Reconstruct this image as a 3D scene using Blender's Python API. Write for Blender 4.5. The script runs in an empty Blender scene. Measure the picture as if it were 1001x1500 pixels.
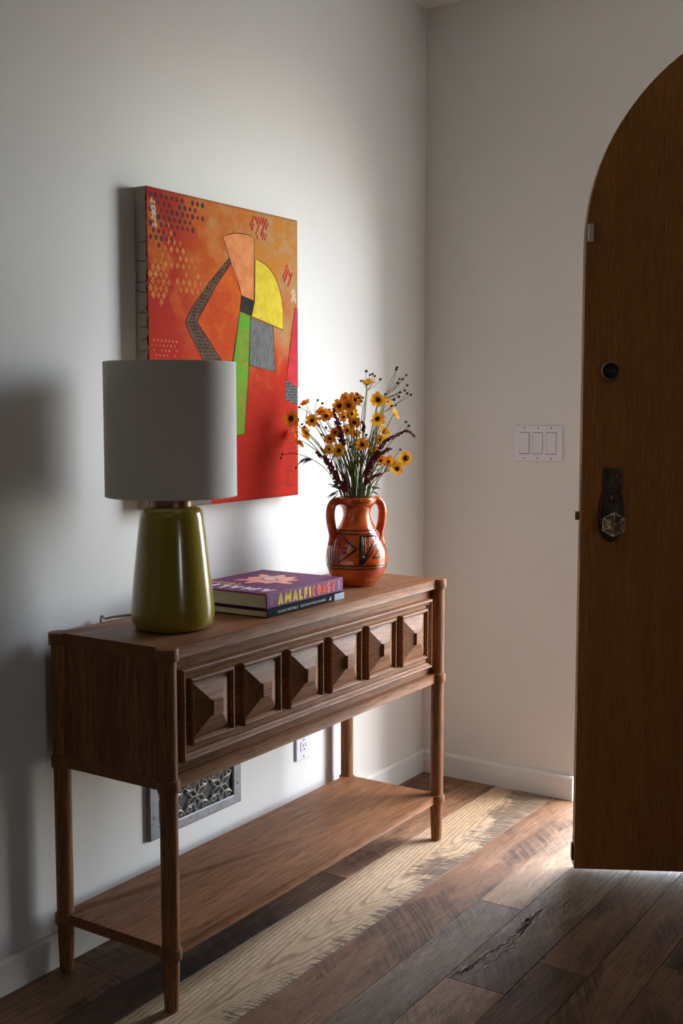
import bpy, bmesh, math, random
from mathutils import Vector, Matrix
random.seed(7)
PI = math.pi
S = bpy.context.scene
COL = S.collection
sin, cos = math.sin, math.cos

# ------------------------------------------------------------------ camera, world, light, exposure
YAW, PIT = math.radians(33.368), math.radians(-5.172)
CAM = Vector((-3.3664, -1.888, 1.235))
FW = Vector((cos(PIT)*cos(YAW), cos(PIT)*sin(YAW), sin(PIT)))
RT = Vector((sin(YAW), -cos(YAW), 0))
UP = RT.cross(FW)
FH = Vector((cos(YAW), sin(YAW), 0))
cd = bpy.data.cameras.new('camera')
cd.sensor_fit = 'VERTICAL'; cd.sensor_height = 36.0
cd.lens = 1688.13/1500*36.0
cd.clip_start = 0.05
cam = bpy.data.objects.new('camera', cd); COL.objects.link(cam)
cam.matrix_world = Matrix(((RT.x, UP.x, -FW.x, CAM.x), (RT.y, UP.y, -FW.y, CAM.y), (RT.z, UP.z, -FW.z, CAM.z), (0, 0, 0, 1)))
S.camera = cam

w = bpy.data.worlds.new('daylight_sky'); S.world = w; w.use_nodes = True
bg = w.node_tree.nodes['Background']
sky = w.node_tree.nodes.new('ShaderNodeTexSky')
sky.sky_type = 'NISHITA'; sky.sun_disc = False
sky.sun_elevation = math.radians(54); sky.sun_rotation = math.radians(168)
sky.air_density = 1.0; sky.dust_density = 1.4; sky.ozone_density = 1.0
tint = w.node_tree.nodes.new('ShaderNodeVectorMath'); tint.operation = 'MULTIPLY'
tint.inputs[1].default_value = (1.0, 0.985, 0.95)        # the camera's white balance for open shade
w.node_tree.links.new(sky.outputs[0], tint.inputs[0])
haze = w.node_tree.nodes.new('ShaderNodeVectorMath'); haze.operation = 'ADD'
haze.inputs[1].default_value = (3.8, 3.76, 3.66)             # thin even overcast in front of the blue
w.node_tree.links.new(tint.outputs[0], haze.inputs[0])
w.node_tree.links.new(haze.outputs[0], bg.inputs['Color'])
bg.inputs['Strength'].default_value = 2.4
S.view_settings.view_transform = 'Standard'
S.view_settings.look = 'None'
S.view_settings.gamma = 1.0
S.view_settings.exposure = 0.0
S.view_settings.use_curve_mapping = False

def portal(name, loc, rot, sx, sy):
    l = bpy.data.lights.new(name, 'AREA'); l.shape = 'RECTANGLE'; l.size = sx; l.size_y = sy
    l.cycles.is_portal = True
    o = bpy.data.objects.new(name, l); COL.objects.link(o); o.location = loc; o.rotation_euler = rot
# sampling guide for the daylight through the doorway
portal('doorway_daylight_guide', (0.19, -1.183, 1.13), (0, math.radians(90), 0), 2.30, 1.26)

WX0, WX1, WZ0, WZ1 = -4.15, -3.67, 1.15, 1.70      # unseen window added behind the camera as dim fill light
portal('fill_window_daylight_guide', ((WX0+WX1)/2, -5.79, (WZ0+WZ1)/2), (math.radians(90), 0, 0), WX1-WX0, WZ1-WZ0)

# ------------------------------------------------------------------ helpers
WORG = {}
def worg(o): return WORG.get(o.name, Vector((0, 0, 0)))

def mk(name, bm, mat, parent=None, smooth=None, origin=None):
    """link a bmesh (in world coordinates) as one mesh object with its origin at its own middle"""
    bmesh.ops.recalc_face_normals(bm, faces=bm.faces)
    me = bpy.data.meshes.new(name)
    if origin is None:
        xs = [v.co for v in bm.verts]
        lo = Vector((min(c.x for c in xs), min(c.y for c in xs), min(c.z for c in xs)))
        hi = Vector((max(c.x for c in xs), max(c.y for c in xs), max(c.z for c in xs)))
        origin = (lo+hi)/2
    origin = Vector(origin)
    bmesh.ops.translate(bm, verts=bm.verts, vec=-origin)
    bm.to_mesh(me); bm.free()
    if smooth is not None:
        for p in me.polygons: p.use_smooth = True
        me.set_sharp_from_angle(angle=math.radians(smooth))
    for m in (mat if isinstance(mat, (list, tuple)) else [mat]): me.materials.append(m)
    o = bpy.data.objects.new(name, me); COL.objects.link(o)
    if parent is not None:
        o.parent = parent; o.location = origin - worg(parent)
    else:
        o.location = origin
    WORG[o.name] = origin
    return o

def thing(name, loc, label, cat, group=None):
    o = bpy.data.objects.new(name, None); COL.objects.link(o)
    o.empty_display_size = 0.05; o.location = loc; WORG[o.name] = Vector(loc)
    return tag(o, label, cat, group)

def tag(o, label=None, cat=None, group=None, kind=None):
    if label: o['label'] = label
    if cat: o['category'] = cat
    if group: o['group'] = group
    if kind: o['kind'] = kind
    return o

def struct(o): o['kind'] = 'structure'; return o

def box(bm, x0, x1, y0, y1, z0, z1, bev=0.0, seg=2):
    vs = [bm.verts.new((x, y, z)) for x in (x0, x1) for y in (y0, y1) for z in (z0, z1)]
    fs = [bm.faces.new([vs[i] for i in f]) for f in ((0,1,3,2),(4,6,7,5),(0,4,5,1),(2,3,7,6),(0,2,6,4),(1,5,7,3))]
    if bev > 0:
        es = set(e for f in fs for e in f.edges)
        bmesh.ops.bevel(bm, geom=list(es), offset=bev, segments=seg, affect='EDGES', profile=0.5)
    return vs

def prism(bm, pts, lo, hi, axis, bev=0.0, seg=2):
    """extrude a closed 2-D outline along an axis; 'z': (x,y), 'y': (x,z), 'x': (y,z)"""
    def P(p, h):
        return {'z': (p[0], p[1], h), 'y': (p[0], h, p[1]), 'x': (h, p[0], p[1])}[axis]
    a = [bm.verts.new(P(p, lo)) for p in pts]; b = [bm.verts.new(P(p, hi)) for p in pts]
    n = len(pts)
    f1 = bm.faces.new(a); f2 = bm.faces.new(b[::-1])
    for i in range(n): bm.faces.new((a[i], b[i], b[(i+1) % n], a[(i+1) % n]))
    if bev > 0:
        es = list(f1.edges)+list(f2.edges)
        bmesh.ops.bevel(bm, geom=es, offset=bev, segments=seg, affect='EDGES', profile=0.5)

def lathe(bm, prof, c, n=40, cap0=True, cap1=True):
    rings = []
    for r, z in prof:
        rings.append([bm.verts.new((c[0]+r*cos(2*PI*i/n), c[1]+r*sin(2*PI*i/n), z)) for i in range(n)])
    for a, b in zip(rings, rings[1:]):
        for i in range(n): bm.faces.new((a[i], a[(i+1) % n], b[(i+1) % n], b[i]))
    if cap0: bm.faces.new(rings[0][::-1])
    if cap1: bm.faces.new(rings[-1])

def tube(bm, pts, rad, n=6, cap=True, closed=False, flat=None):
    """sweep a round section along points; rad is a number or a list; flat=(normal, ratio) squashes it"""
    pts = [Vector(p) for p in pts]; m = len(pts); rings = []
    up = None
    for i, p in enumerate(pts):
        if closed: t = pts[(i+1) % m]-pts[i-1]
        else: t = pts[min(i+1, m-1)]-pts[max(i-1, 0)]
        if t.length < 1e-9: t = Vector((0, 0, 1))
        t.normalize()
        if up is None:
            up = Vector((0, 0, 1)) if abs(t.z) < .9 else Vector((1, 0, 0))
        u = (up-t*up.dot(t))
        if u.length < 1e-6: u = t.orthogonal()
        u.normalize(); v = t.cross(u); up = u
        r = rad[i] if isinstance(rad, (list, tuple)) else rad
        ring = []
        for k in range(n):
            d = u*cos(2*PI*k/n)*r+v*sin(2*PI*k/n)*r
            if flat is not None:
                nn = Vector(flat[0] if not callable(flat[0]) else flat[0](p)).normalized()
                d = d-nn*d.dot(nn)*(1-flat[1])
            ring.append(bm.verts.new(p+d))
        rings.append(ring)
    prs = list(zip(rings, rings[1:]))
    if closed: prs.append((rings[-1], rings[0]))
    for a, b in prs:
        for k in range(n): bm.faces.new((a[k], a[(k+1) % n], b[(k+1) % n], b[k]))
    if cap and not closed:
        bm.faces.new(rings[0][::-1]); bm.faces.new(rings[-1])

def ball(bm, c, r, sub=2, sc=(1, 1, 1)):
    res = bmesh.ops.create_icosphere(bm, subdivisions=sub, radius=r)
    for v in res['verts']: v.co = Vector((v.co.x*sc[0], v.co.y*sc[1], v.co.z*sc[2]))+Vector(c)

def bez(p0, p1, p2, n=10):
    p0, p1, p2 = Vector(p0), Vector(p1), Vector(p2)
    return [p0*(1-t)**2+p1*2*t*(1-t)+p2*t*t for t in [i/n for i in range(n+1)]]

def catmull(pts, n=6):
    P = [Vector(p) for p in pts]; P = [P[0]]+P+[P[-1]]; out = []
    for i in range(1, len(P)-2):
        for k in range(n):
            t = k/n; a, b, c, d = P[i-1:i+3]
            out.append(0.5*((2*b)+(c-a)*t+(2*a-5*b+4*c-d)*t*t+(3*b-a-3*c+d)*t**3))
    out.append(P[-2]); return out

def text_bm(s, w, h, depth, M, bold=0.0, spacing=1.0):
    """lettering of a given width and height, laid on the plane of matrix M (x right, y up, z out)"""
    cu = bpy.data.curves.new('lettering', 'FONT'); cu.body = s; cu.size = 1; cu.offset = bold; cu.space_character = spacing
    cu.resolution_u = 3
    o = bpy.data.objects.new('lettering', cu); COL.objects.link(o)
    dg = bpy.context.evaluated_depsgraph_get()
    me = bpy.data.meshes.new_from_object(o.evaluated_get(dg))
    bpy.data.objects.remove(o); bpy.data.curves.remove(cu)
    bm = bmesh.new(); bm.from_mesh(me); bpy.data.meshes.remove(me)
    xs = [v.co.x for v in bm.verts]; ys = [v.co.y for v in bm.verts]
    x0, x1, y0, y1 = min(xs), max(xs), min(ys), max(ys)
    for v in bm.verts: v.co = Vector(((v.co.x-x0)/(x1-x0)*w, (v.co.y-y0)/(y1-y0)*h, 0))
    r = bmesh.ops.extrude_face_region(bm, geom=bm.faces[:])
    for g in r['geom']:
        if isinstance(g, bmesh.types.BMVert): g.co.z += depth
    bmesh.ops.transform(bm, matrix=M, verts=bm.verts)
    return bm

LET = {'A': [[(.08, 0), (.5, .95), (.92, 0)], [(.22, .28), (.78, .28)]], 'M': [[(.08, 0), (.14, .95), (.5, .25), (.86, .95), (.92, 0)]], 'L': [[(.14, .97), (.14, .1), (.95, .1)]],
       'F': [[(.14, 0), (.14, .89), (.95, .89)], [(.14, .5), (.8, .5)]], 'I': [[(.5, 0), (.5, 1)]], 'T': [[(.5, 0), (.5, .9)], [(0, .89), (1, .89)]],
       'C': [[(.5+.38*cos(math.radians(d)), .5+.40*sin(math.radians(d))) for d in range(50, 311, 20)]],
       'O': [[(.5+.37*cos(math.radians(d)), .5+.40*sin(math.radians(d))) for d in range(0, 361, 20)]],
       'S': [[(.9, .80), (.70, .90), (.38, .90), (.14, .76), (.22, .58), (.5, .50), (.78, .42), (.86, .24), (.62, .10), (.3, .10), (.08, .20)]]}
def block_bm(word, w, h, depth, M, th):
    """heavy hand-cut capitals as wide strokes, same plane convention as text_bm"""
    bm = bmesh.new(); ws = [{'I': .45, 'M': 1.3, 'L': .85, 'F': .8}.get(c, 1.0) for c in word]; tot = sum(ws); x = 0
    for ch, k in zip(word, ws):
        cw = w*k/tot; g = cw*.05+th*.45
        for st in LET[ch]:
            P = [(x+g+a*(cw-2*g), th*.1+b*(h-th*.2)) for a, b in st]
            if len(P) > 6:     # round letters: one continuous ribbon
                V = []
                for i in range(len(P)):
                    p0, p1 = P[max(0, i-1)], P[min(len(P)-1, i+1)]
                    if st[0] == st[-1] or math.hypot(st[0][0]-st[-1][0], st[0][1]-st[-1][1]) < 1e-6: p0, p1 = P[i-1 if i else -2], P[i+1 if i < len(P)-1 else 1]
                    L = math.hypot(p1[0]-p0[0], p1[1]-p0[1]) or 1; ux, uy = (p1[0]-p0[0])/L, (p1[1]-p0[1])/L
                    V.append([bm.verts.new((P[i][0]-k_*uy*th/2, P[i][1]+k_*ux*th/2, z_)) for k_, z_ in ((1, 0), (1, depth), (-1, depth), (-1, 0))])
                for A_, B_ in zip(V, V[1:]):
                    for k_ in range(4): bm.faces.new((A_[k_], A_[(k_+1) % 4], B_[(k_+1) % 4], B_[k_]))
                bm.faces.new(V[0]); bm.faces.new(V[-1][::-1]); continue
            for i in range(len(P)-1):
                (x0, y0), (x1, y1) = P[i], P[i+1]; L = math.hypot(x1-x0, y1-y0) or 1; ux, uy = (x1-x0)/L, (y1-y0)/L
                e0 = th*.28 if i > 0 else 0; e1 = th*.28 if i < len(P)-2 else 0
                x0, y0, x1, y1 = x0-ux*e0, y0-uy*e0, x1+ux*e1, y1+uy*e1
                q = [(x0-uy*th/2, y0+ux*th/2), (x1-uy*th/2, y1+ux*th/2), (x1+uy*th/2, y1-ux*th/2), (x0+uy*th/2, y0-ux*th/2)]
                prism(bm, [(a, max(0, min(h, b))) for a, b in q], 0, depth, 'z')
        x += cw
    bmesh.ops.transform(bm, matrix=M, verts=bm.verts); return bm

# ------------------------------------------------------------------ node helpers
class NT:
    def __init__(s, name):
        s.m = bpy.data.materials.new(name); s.m.use_nodes = True
        s.t = s.m.node_tree; s.b = s.t.nodes['Principled BSDF']; s.L = s.t.links
    def n(s, kind, **kw):
        nd = s.t.nodes.new(kind)
        for k, v in kw.items(): setattr(nd, k, v)
        return nd
    def put(s, sock, v):
        if hasattr(v, 'is_linked') or isinstance(v, bpy.types.NodeSocket): s.L.new(v, sock)
        elif isinstance(v, (tuple, list)) and len(v) == 3 and sock.type == 'RGBA': sock.default_value = (*v, 1)
        else: sock.default_value = v
    def math(s, op, a, b=0.0, clamp=False):
        nd = s.n('ShaderNodeMath', operation=op); nd.use_clamp = clamp
        s.put(nd.inputs[0], a); s.put(nd.inputs[1], b); return nd.outputs[0]
    def vmul(s, v, k):
        nd = s.n('ShaderNodeVectorMath', operation='MULTIPLY'); s.put(nd.inputs[0], v); nd.inputs[1].default_value = k; return nd.outputs[0]
    def vadd(s, v, k):
        nd = s.n('ShaderNodeVectorMath', operation='ADD'); s.put(nd.inputs[0], v); s.put(nd.inputs[1], k); return nd.outputs[0]
    def pos(s): return s.n('ShaderNodeNewGeometry').outputs['Position']
    def obj(s): return s.n('ShaderNodeTexCoord').outputs['Object']
    def sep(s, v):
        nd = s.n('ShaderNodeSeparateXYZ'); s.put(nd.inputs[0], v); return nd.outputs
    def comb(s, x, y, z):
        nd = s.n('ShaderNodeCombineXYZ')
        for i, v in enumerate((x, y, z)): s.put(nd.inputs[i], v)
        return nd.outputs[0]
    def rnd(s): return s.n('ShaderNodeObjectInfo').outputs['Random']
    def noise(s, v, scale, detail=4.0, rough=0.55, dist=0.0):
        nd = s.n('ShaderNodeTexNoise'); s.put(nd.inputs['Vector'], v); nd.inputs['Scale'].default_value = scale
        nd.inputs['Detail'].default_value = detail; nd.inputs['Roughness'].default_value = rough; nd.inputs['Distortion'].default_value = dist
        return nd.outputs[0]
    def mr(s, v, a, b, c=0.0, d=1.0, smooth=False):
        nd = s.n('ShaderNodeMapRange'); nd.interpolation_type = 'SMOOTHSTEP' if smooth else 'LINEAR'
        s.put(nd.inputs[0], v)
        for i, k in enumerate((a, b, c, d)): s.put(nd.inputs[i+1], k)
        return nd.outputs[0]
    def mix(s, f, a, b, mode='MIX'):
        nd = s.n('ShaderNodeMix', data_type='RGBA', blend_type=mode)
        s.put(nd.inputs['Factor'], f); s.put(nd.inputs['A'], a) if False else None
        ia = [i for i in nd.inputs if i.identifier == 'A_Color'][0]; ib = [i for i in nd.inputs if i.identifier == 'B_Color'][0]
        fi = [i for i in nd.inputs if i.identifier == 'Factor_Float'][0]
        s.put(fi, f); s.put(ia, a); s.put(ib, b)
        return [o for o in nd.outputs if o.identifier == 'Result_Color'][0]
    def ramp(s, v, stops):
        nd = s.n('ShaderNodeValToRGB'); s.put(nd.inputs[0], v); e = nd.color_ramp.elements
        while len(e) < len(stops): e.new(0.5)
        for el, (p, c) in zip(e, stops): el.position = p; el.color = (*c, 1)
        return nd.outputs[0]
    def bump(s, h, strength=0.3, dist=0.002):
        nd = s.n('ShaderNodeBump'); s.put(nd.inputs['Height'], h); nd.inputs['Strength'].default_value = strength; nd.inputs['Distance'].default_value = dist
        s.L.new(nd.outputs[0], s.b.inputs['Normal'])
    def done(s, color=None, rough=0.5, **kw):
        if color is not None: s.put(s.b.inputs['Base Color'], color)
        s.put(s.b.inputs['Roughness'], rough)
        for k, v in kw.items(): s.put(s.b.inputs[k.replace('_', ' ')], v)
        return s.m

def plain(name, col, rough=0.5, vary=0.06, scale=30.0, **kw):
    t = NT(name); f = t.noise(t.obj(), scale, 3)
    c2 = tuple(max(0, c*(1-vary*2.5)) for c in col)
    return t.done(t.mix(f, tuple(min(1, c*(1+vary)) for c in col), c2), rough, **kw)

def wood(name, axis, light, dark, pore, rough=0.42, fine=1.0):
    """open-pored oak; the grain runs along the given axis"""
    t = NT(name); p = t.pos()
    a = {'x': 0, 'y': 1, 'z': 2}[axis]
    def st(across, along):
        k = [across]*3; k[a] = along; return t.vmul(p, tuple(k))
    big = t.noise(st(22, 1.6), 1.0, 3, 0.5, 0.6)
    med = t.noise(st(150, 5), 1.0, 3, 0.6)
    fin = t.noise(st(540*fine, 14), 1.0, 2, 0.5)
    c = t.mix(t.mr(big, .25, .8, 0, 1, True), light, dark)
    c = t.mix(t.math('MULTIPLY', t.mr(med, .42, .68, 0, 1, True), .45), c, dark)
    pm = t.mr(fin, .50, .62, 0, 1, True)
    c = t.mix(t.math('MULTIPLY', pm, .75), c, pore)
    t.bump(t.math('SUBTRACT', 0.0, pm), .25, .0006)
    return t.done(c, t.mr(med, .3, .7, rough-.02, rough+.14), Specular_IOR_Level=.2)

# ------------------------------------------------------------------ materials
def wallmat(name, col):
    t = NT(name); p = t.pos()
    n1 = t.noise(p, 2.2, 3); n2 = t.noise(p, 60, 3)
    c = t.mix(t.mr(n1, .35, .65, 0, 1, True), col, tuple(k*.965 for k in col))
    t.bump(t.math('ADD', t.math('MULTIPLY', n1, .9), t.math('MULTIPLY', n2, .06)), .22, .006)
    return t.done(c, .62)
M_WALL = wallmat('warm_white_plaster', (.79, .77, .735))
M_WALLD = wallmat('dark_room_paint', (.52, .43, .32))
M_CEIL = wallmat('ceiling_paint', (.79, .78, .755))
M_BASE = wallmat('baseboard_paint', (.80, .79, .77))
OL, OD, OP = (.335, .143, .057), (.215, .087, .035), (.065, .024, .010)
M_OAKX = wood('brown_oak_lengthwise', 'x', OL, OD, OP)
M_OAKY = wood('brown_oak_crosswise', 'y', OL, OD, OP)
M_OAKZ = wood('brown_oak_upright', 'z', OL, OD, OP)
M_OAKD = wood('brown_oak_side', 'z', OL, OD, OP)
M_DOOR = wood('dark_walnut_veneer', 'z', (.46, .195, .052), (.37, .150, .039), (.27, .102, .026), rough=.5, fine=.8)
M_DOORX = wood('dark_low_bounce_outer_face', 'z', (.085, .070, .058), (.060, .050, .042), (.04, .033, .028), rough=.6)  # unseen outer face made dark to cut warm bounce into the room
M_DOORE = wood('door_edge_lit_wood', 'z', (.36, .23, .15), (.26, .15, .09), (.2, .11, .07), rough=.5)  # edge wood paled, painting in the daylight that strikes it

def plankmat(name, light, dark, pore, cath=0.0, saw=0.0, worn=0.0, gouge=False):
    t = NT(name); p = t.pos(); r = t.rnd()
    off = t.comb(t.math('MULTIPLY', r, 37.0), t.math('MULTIPLY', r, 11.0), 0.0)
    pp = t.vadd(p, off); X, Y, Z = t.sep(p)
    big = t.noise(t.vmul(pp, (2.2, 9, 1)), 1.0, 4, .6, .8)
    med = t.noise(t.vmul(pp, (7, 120, 1)), 1.0, 4, .6)
    fin = t.noise(t.vmul(pp, (26, 520, 1)), 1.0, 2, .5)
    c = t.mix(t.mr(big, .32, .68, 0, 1, True), light, dark)
    c = t.mix(t.math('MULTIPLY', t.mr(med, .38, .66, 0, 1, True), .85), c, dark)
    h = t.math('MULTIPLY', med, .5)
    if cath > 0:   # plain-sawn arches
        wob = t.noise(t.vmul(p, (3.0, 9, 1)), 1.0, 1.2, .45)
        yy = t.math('ADD', t.math('ADD', Y, .405), t.math('MULTIPLY', t.math('SUBTRACT', wob, .5), .06))
        q = t.math('SQRT', t.math('ADD', t.math('POWER', t.math('MULTIPLY', yy, 1.0), 2.0), .0003))
        f = t.math('ADD', t.math('SUBTRACT', t.math('MULTIPLY', X, 9.0), t.math('MULTIPLY', q, 85.0)), t.math('MULTIPLY', wob, 5.0))
        fr = t.math('FRACT', f)
        ln = t.math('MULTIPLY', t.mr(fr, .45, .93, 0, 1, True), t.mr(fr, .93, 1.0, 1, 0))
        ln = t.math('MULTIPLY', ln, t.mr(fin, .3, .6, .55, 1))
        c = t.mix(t.math('MULTIPLY', ln, cath), c, pore)
        h = t.math('SUBTRACT', h, t.math('MULTIPLY', ln, .7))
    if cath > 0:   # dark saw strokes biting in from one edge of the board
        e = t.math('MULTIPLY', t.math('ADD', Y, .485), 5.0)
        rch = t.math('ADD', t.math('MULTIPLY', t.mr(X, -.42, -.22, 0, 1, True), .50), .06)
        rch = t.math('ADD', rch, t.math('MULTIPLY', t.math('MULTIPLY', t.mr(X, -.86, -.74, 0, 1, True), t.mr(X, -.70, -.50, 1, 0, True)), .34))
        rch = t.math('ADD', rch, t.math('MULTIPLY', t.math('MULTIPLY', t.mr(X, -.52, -.48, 0, 1, True), t.mr(X, -.36, -.30, 1, 0, True)), .20))
        nz = t.noise(t.vmul(p, (9, 16, 1)), 1.0, 3, .6)
        tick = t.noise(t.vmul(t.vadd(p, t.comb(t.math('MULTIPLY', Y, .25), 0.0, 0.0)), (170, 14, 1)), 1.0, 2, .6)
        reach = t.math('ADD', t.math('SUBTRACT', rch, e), t.math('MULTIPLY', t.math('SUBTRACT', nz, .5), .9))
        reach = t.math('ADD', reach, t.math('MULTIPLY', t.math('SUBTRACT', tick, .5), 1.1))
        st_ = t.math('MULTIPLY', t.mr(reach, -.03, .10, 0, 1, True), t.mr(tick, .34, .50, .35, 1, True))
        c = t.mix(t.math('MULTIPLY', st_, .85), c, (.075, .055, .045))
        h = t.math('SUBTRACT', h, t.math('MULTIPLY', st_, .4))
    if saw > 0:    # grey weathered patches crossed by old saw strokes
        sk = t.vadd(pp, t.comb(t.math('MULTIPLY', t.math('POWER', Y, 2.0), .9), 0.0, 0.0))
        sv = t.noise(t.vmul(sk, (120, 7, 1)), 1.0, 3, .65)
        sv2 = t.noise(t.vmul(sk, (34, 4, 1)), 1.0, 2, .5)
        svf = t.math('ADD', t.math('MULTIPLY', sv, .65), t.math('MULTIPLY', sv2, .35))
        mk_ = t.noise(t.vmul(pp, (2.2, 8, 1)), 1.0, 3, .6)
        msk = t.mr(mk_, .46, .58, 0, 1, True)
        stv = t.mr(svf, .40, .58, .15, 1, True)
        c = t.mix(t.math('MULTIPLY', t.math('MULTIPLY', msk, stv), saw), c, pore)
        h = t.math('ADD', h, t.math('MULTIPLY', svf, .9))
    pm = t.mr(fin, .50, .64, 0, 1, True)
    c = t.mix(t.math('MULTIPLY', pm, .6), c, pore)
    if worn > 0:
        wn = t.noise(t.vmul(pp, (40, 90, 1)), 1.0, 3, .7)
        c = t.mix(t.math('MULTIPLY', t.mr(wn, .58, .75, 0, 1, True), worn), c, tuple(min(1, k*1.9) for k in light))
    t.bump(t.math('SUBTRACT', h, t.math('MULTIPLY', pm, .4)), .55, .0016)
    return t.done(c, t.mr(med, .3, .7, .42, .60), Specular_IOR_Level=.32)
M_PL = dict(
    pale=plankmat('pale_oak_plank', (0.686, 0.495, 0.310), (0.581, 0.396, 0.231), (0.211, 0.132, 0.079), cath=.75),
    tan=plankmat('tan_oak_plank', (0.581, 0.383, 0.238), (0.370, 0.224, 0.132), (0.106, 0.059, 0.037), saw=.55, worn=.15),
    brown=plankmat('brown_oak_plank', (0.422, 0.231, 0.121), (0.224, 0.112, 0.059), (0.066, 0.034, 0.021), saw=.9, worn=.12),
    grey=plankmat('grey_weathered_plank', (0.396, 0.284, 0.191), (0.224, 0.156, 0.103), (0.046, 0.032, 0.024), saw=.6, worn=.2),
    dark=plankmat('dark_smoked_plank', (0.264, 0.139, 0.073), (0.099, 0.053, 0.032), (0.024, 0.015, 0.011), saw=.95, worn=.08),
)
M_GOUGE = plain('dark_gouge', (.018, .010, .006), .8)
M_GOUGE_L = plain('raw_split_wood', (.42, .29, .18), .7)
M_STAIN = plain('grey_saw_stain', (.085, .065, .055), .6, .2, 200)
M_SUB = plain('floor_gap_shadow', (.02, .013, .009), .9)

# ------------------------------------------------------------------ the room
ZC = 2.516
XB, YR, TH = -7.5, -5.8, 0.20
bm = bmesh.new(); box(bm, XB, TH+.02, YR, 0, -.06, -.018)
floor = struct(mk('floor', bm, M_SUB))
rows = [0.0, -.183, -.285, -.485, -.636, -.752, -.893, -1.012, -1.128, -1.30]
while rows[-1] > YR+.12: rows.append(max(YR, rows[-1]-random.choice((.12, .15, .18, .2))))
rows[-1] = YR
joints = {0: [-1.62, -3.4], 1: [-.907, -2.6], 2: [-2.3], 3: [-2.05, -3.9], 4: [-.832, -2.6], 5: [-1.228, -3.0], 6: [-1.058, -2.9], 7: [-2.2, -3.8], 8: [-.92, -2.4]}
rowk = {0: ['brown', 'brown', 'dark'], 1: ['brown', 'dark', 'brown'], 2: ['pale', 'tan'], 3: ['brown', 'tan', 'dark'], 4: ['tan', 'grey', 'brown'],
        5: ['grey', 'tan', 'brown'], 6: ['brown', 'dark', 'tan'], 7: ['brown', 'dark', 'grey'], 8: ['dark', 'brown', 'tan']}
plank_at = {}
for i in range(len(rows)-1):
    js = joints.get(i) or sorted([-random.uniform(.5, 2.2), -random.uniform(2.7, 4.6)], reverse=True)
    ks = rowk.get(i) or [random.choice(['brown', 'tan', 'grey', 'dark', 'brown']) for _ in range(3)]
    ks = list(ks)+['brown', 'tan', 'grey']
    xs = [TH+.02]+list(js)+[-5.3-random.random(), XB]
    for k in range(len(xs)-1):
        bm = bmesh.new(); g = .0006
        box(bm, xs[k+1]+g, xs[k]-g, rows[i+1]+g, rows[i]-g, -.018, -.0003*random.random(), .0006, 1)
        plank_at[(i, k)] = mk('plank', bm, M_PL[ks[k]], floor)

# gouges and worm tracks in the weathered plank, raw splits beside them
def flake(bm, x, y, L, wd, ang, z):
    n = 7; pts = []
    for s in (1, -1):
        rng = range(n) if s == 1 else range(n-1, -1, -1)
        for i in rng:
            t = i/(n-1)-.5; ww = wd*(1-(2*t)**2)**.5*(.5+random.random())*.5*s if abs(t) < .5 else 0
            pts.append((x+cos(ang)*t*L-sin(ang)*ww, y+sin(ang)*t*L+cos(ang)*ww))
    prism(bm, pts, z-.002, z, 'z')
wp = plank_at[(5, 0)]
bmD = bmesh.new(); bmL = bmesh.new()
def gtrack(x0, y0, x1, y1, n, L, wd, jit):
    for i in range(n):
        t = (i+random.random()*.6)/n
        x = x0+(x1-x0)*t+random.uniform(-jit, jit)*.6; y = y0+(y1-y0)*t+random.uniform(-jit, jit)
        a = random.uniform(-.28, .22)
        flake(bmD, x, y, L*random.uniform(.5, 1.2), wd*random.uniform(.3, .8), a, .0004)
        if random.random() < .35: flake(bmL, x+.004, y-.004*random.choice((1, -1)), L*.9, wd*1.2, a, .0002)
gtrack(-.80, -.79, -1.02, -.80, 26, .030, .0045, .009)
gtrack(-.84, -.785, -.95, -.80, 12, .035, .007, .006)
gtrack(-1.02, -.79, -1.20, -.775, 16, .034, .0045, .006)
gtrack(-1.02, -.815, -1.17, -.80, 9, .028, .0035, .006)
gtrack(-1.16, -.78, -1.215, -.765, 6, .035, .008, .004)
gtrack(-.78, -.84, -.72, -.835, 5, .03, .003, .01)
tag(mk('worm_track', bmD, M_GOUGE, wp), kind='stuff'); tag(mk('split_grain', bmL, M_GOUGE_L, wp), kind='stuff')

bm = bmesh.new(); box(bm, XB-.1, TH, YR-.15, .15, ZC, ZC+.1)
struct(mk('ceiling', bm, M_CEIL))
bm = bmesh.new(); box(bm, XB-.1, TH, 0, .15, -.06, ZC)
struct(mk('wall_left', bm, M_WALL))
bm = bmesh.new(); box(bm, XB-.1, XB, YR, 0, -.06, ZC)
struct(mk('wall_rear', bm, M_WALLD))
# right wall with an unseen window, added to lift the dim fill light
bm = bmesh.new()
for b in ((XB, WX0, -.06, ZC), (WX1, TH, -.06, ZC), (WX0, WX1, -.06, WZ0), (WX0, WX1, WZ1, ZC)):
    box(bm, b[0], b[1], YR-.15, YR, b[2], b[3])
struct(mk('wall_right', bm, M_WALLD))
wc_ = Vector(((WX0+WX1)/2, YR, (WZ0+WZ1)/2))
win = bpy.data.objects.new('fill_window_1', None); COL.objects.link(win); win.location = wc_; WORG[win.name] = wc_; struct(win)
bm = bmesh.new()
for b in ((WX0, WX0+.04, WZ0, WZ1), (WX1-.04, WX1, WZ0, WZ1), (WX0, WX1, WZ0, WZ0+.04), (WX0, WX1, WZ1-.04, WZ1)):
    box(bm, b[0], b[1], YR-.09, YR-.04, b[2], b[3])
mk('fill_window_frame', bm, M_BASE, win)

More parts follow.
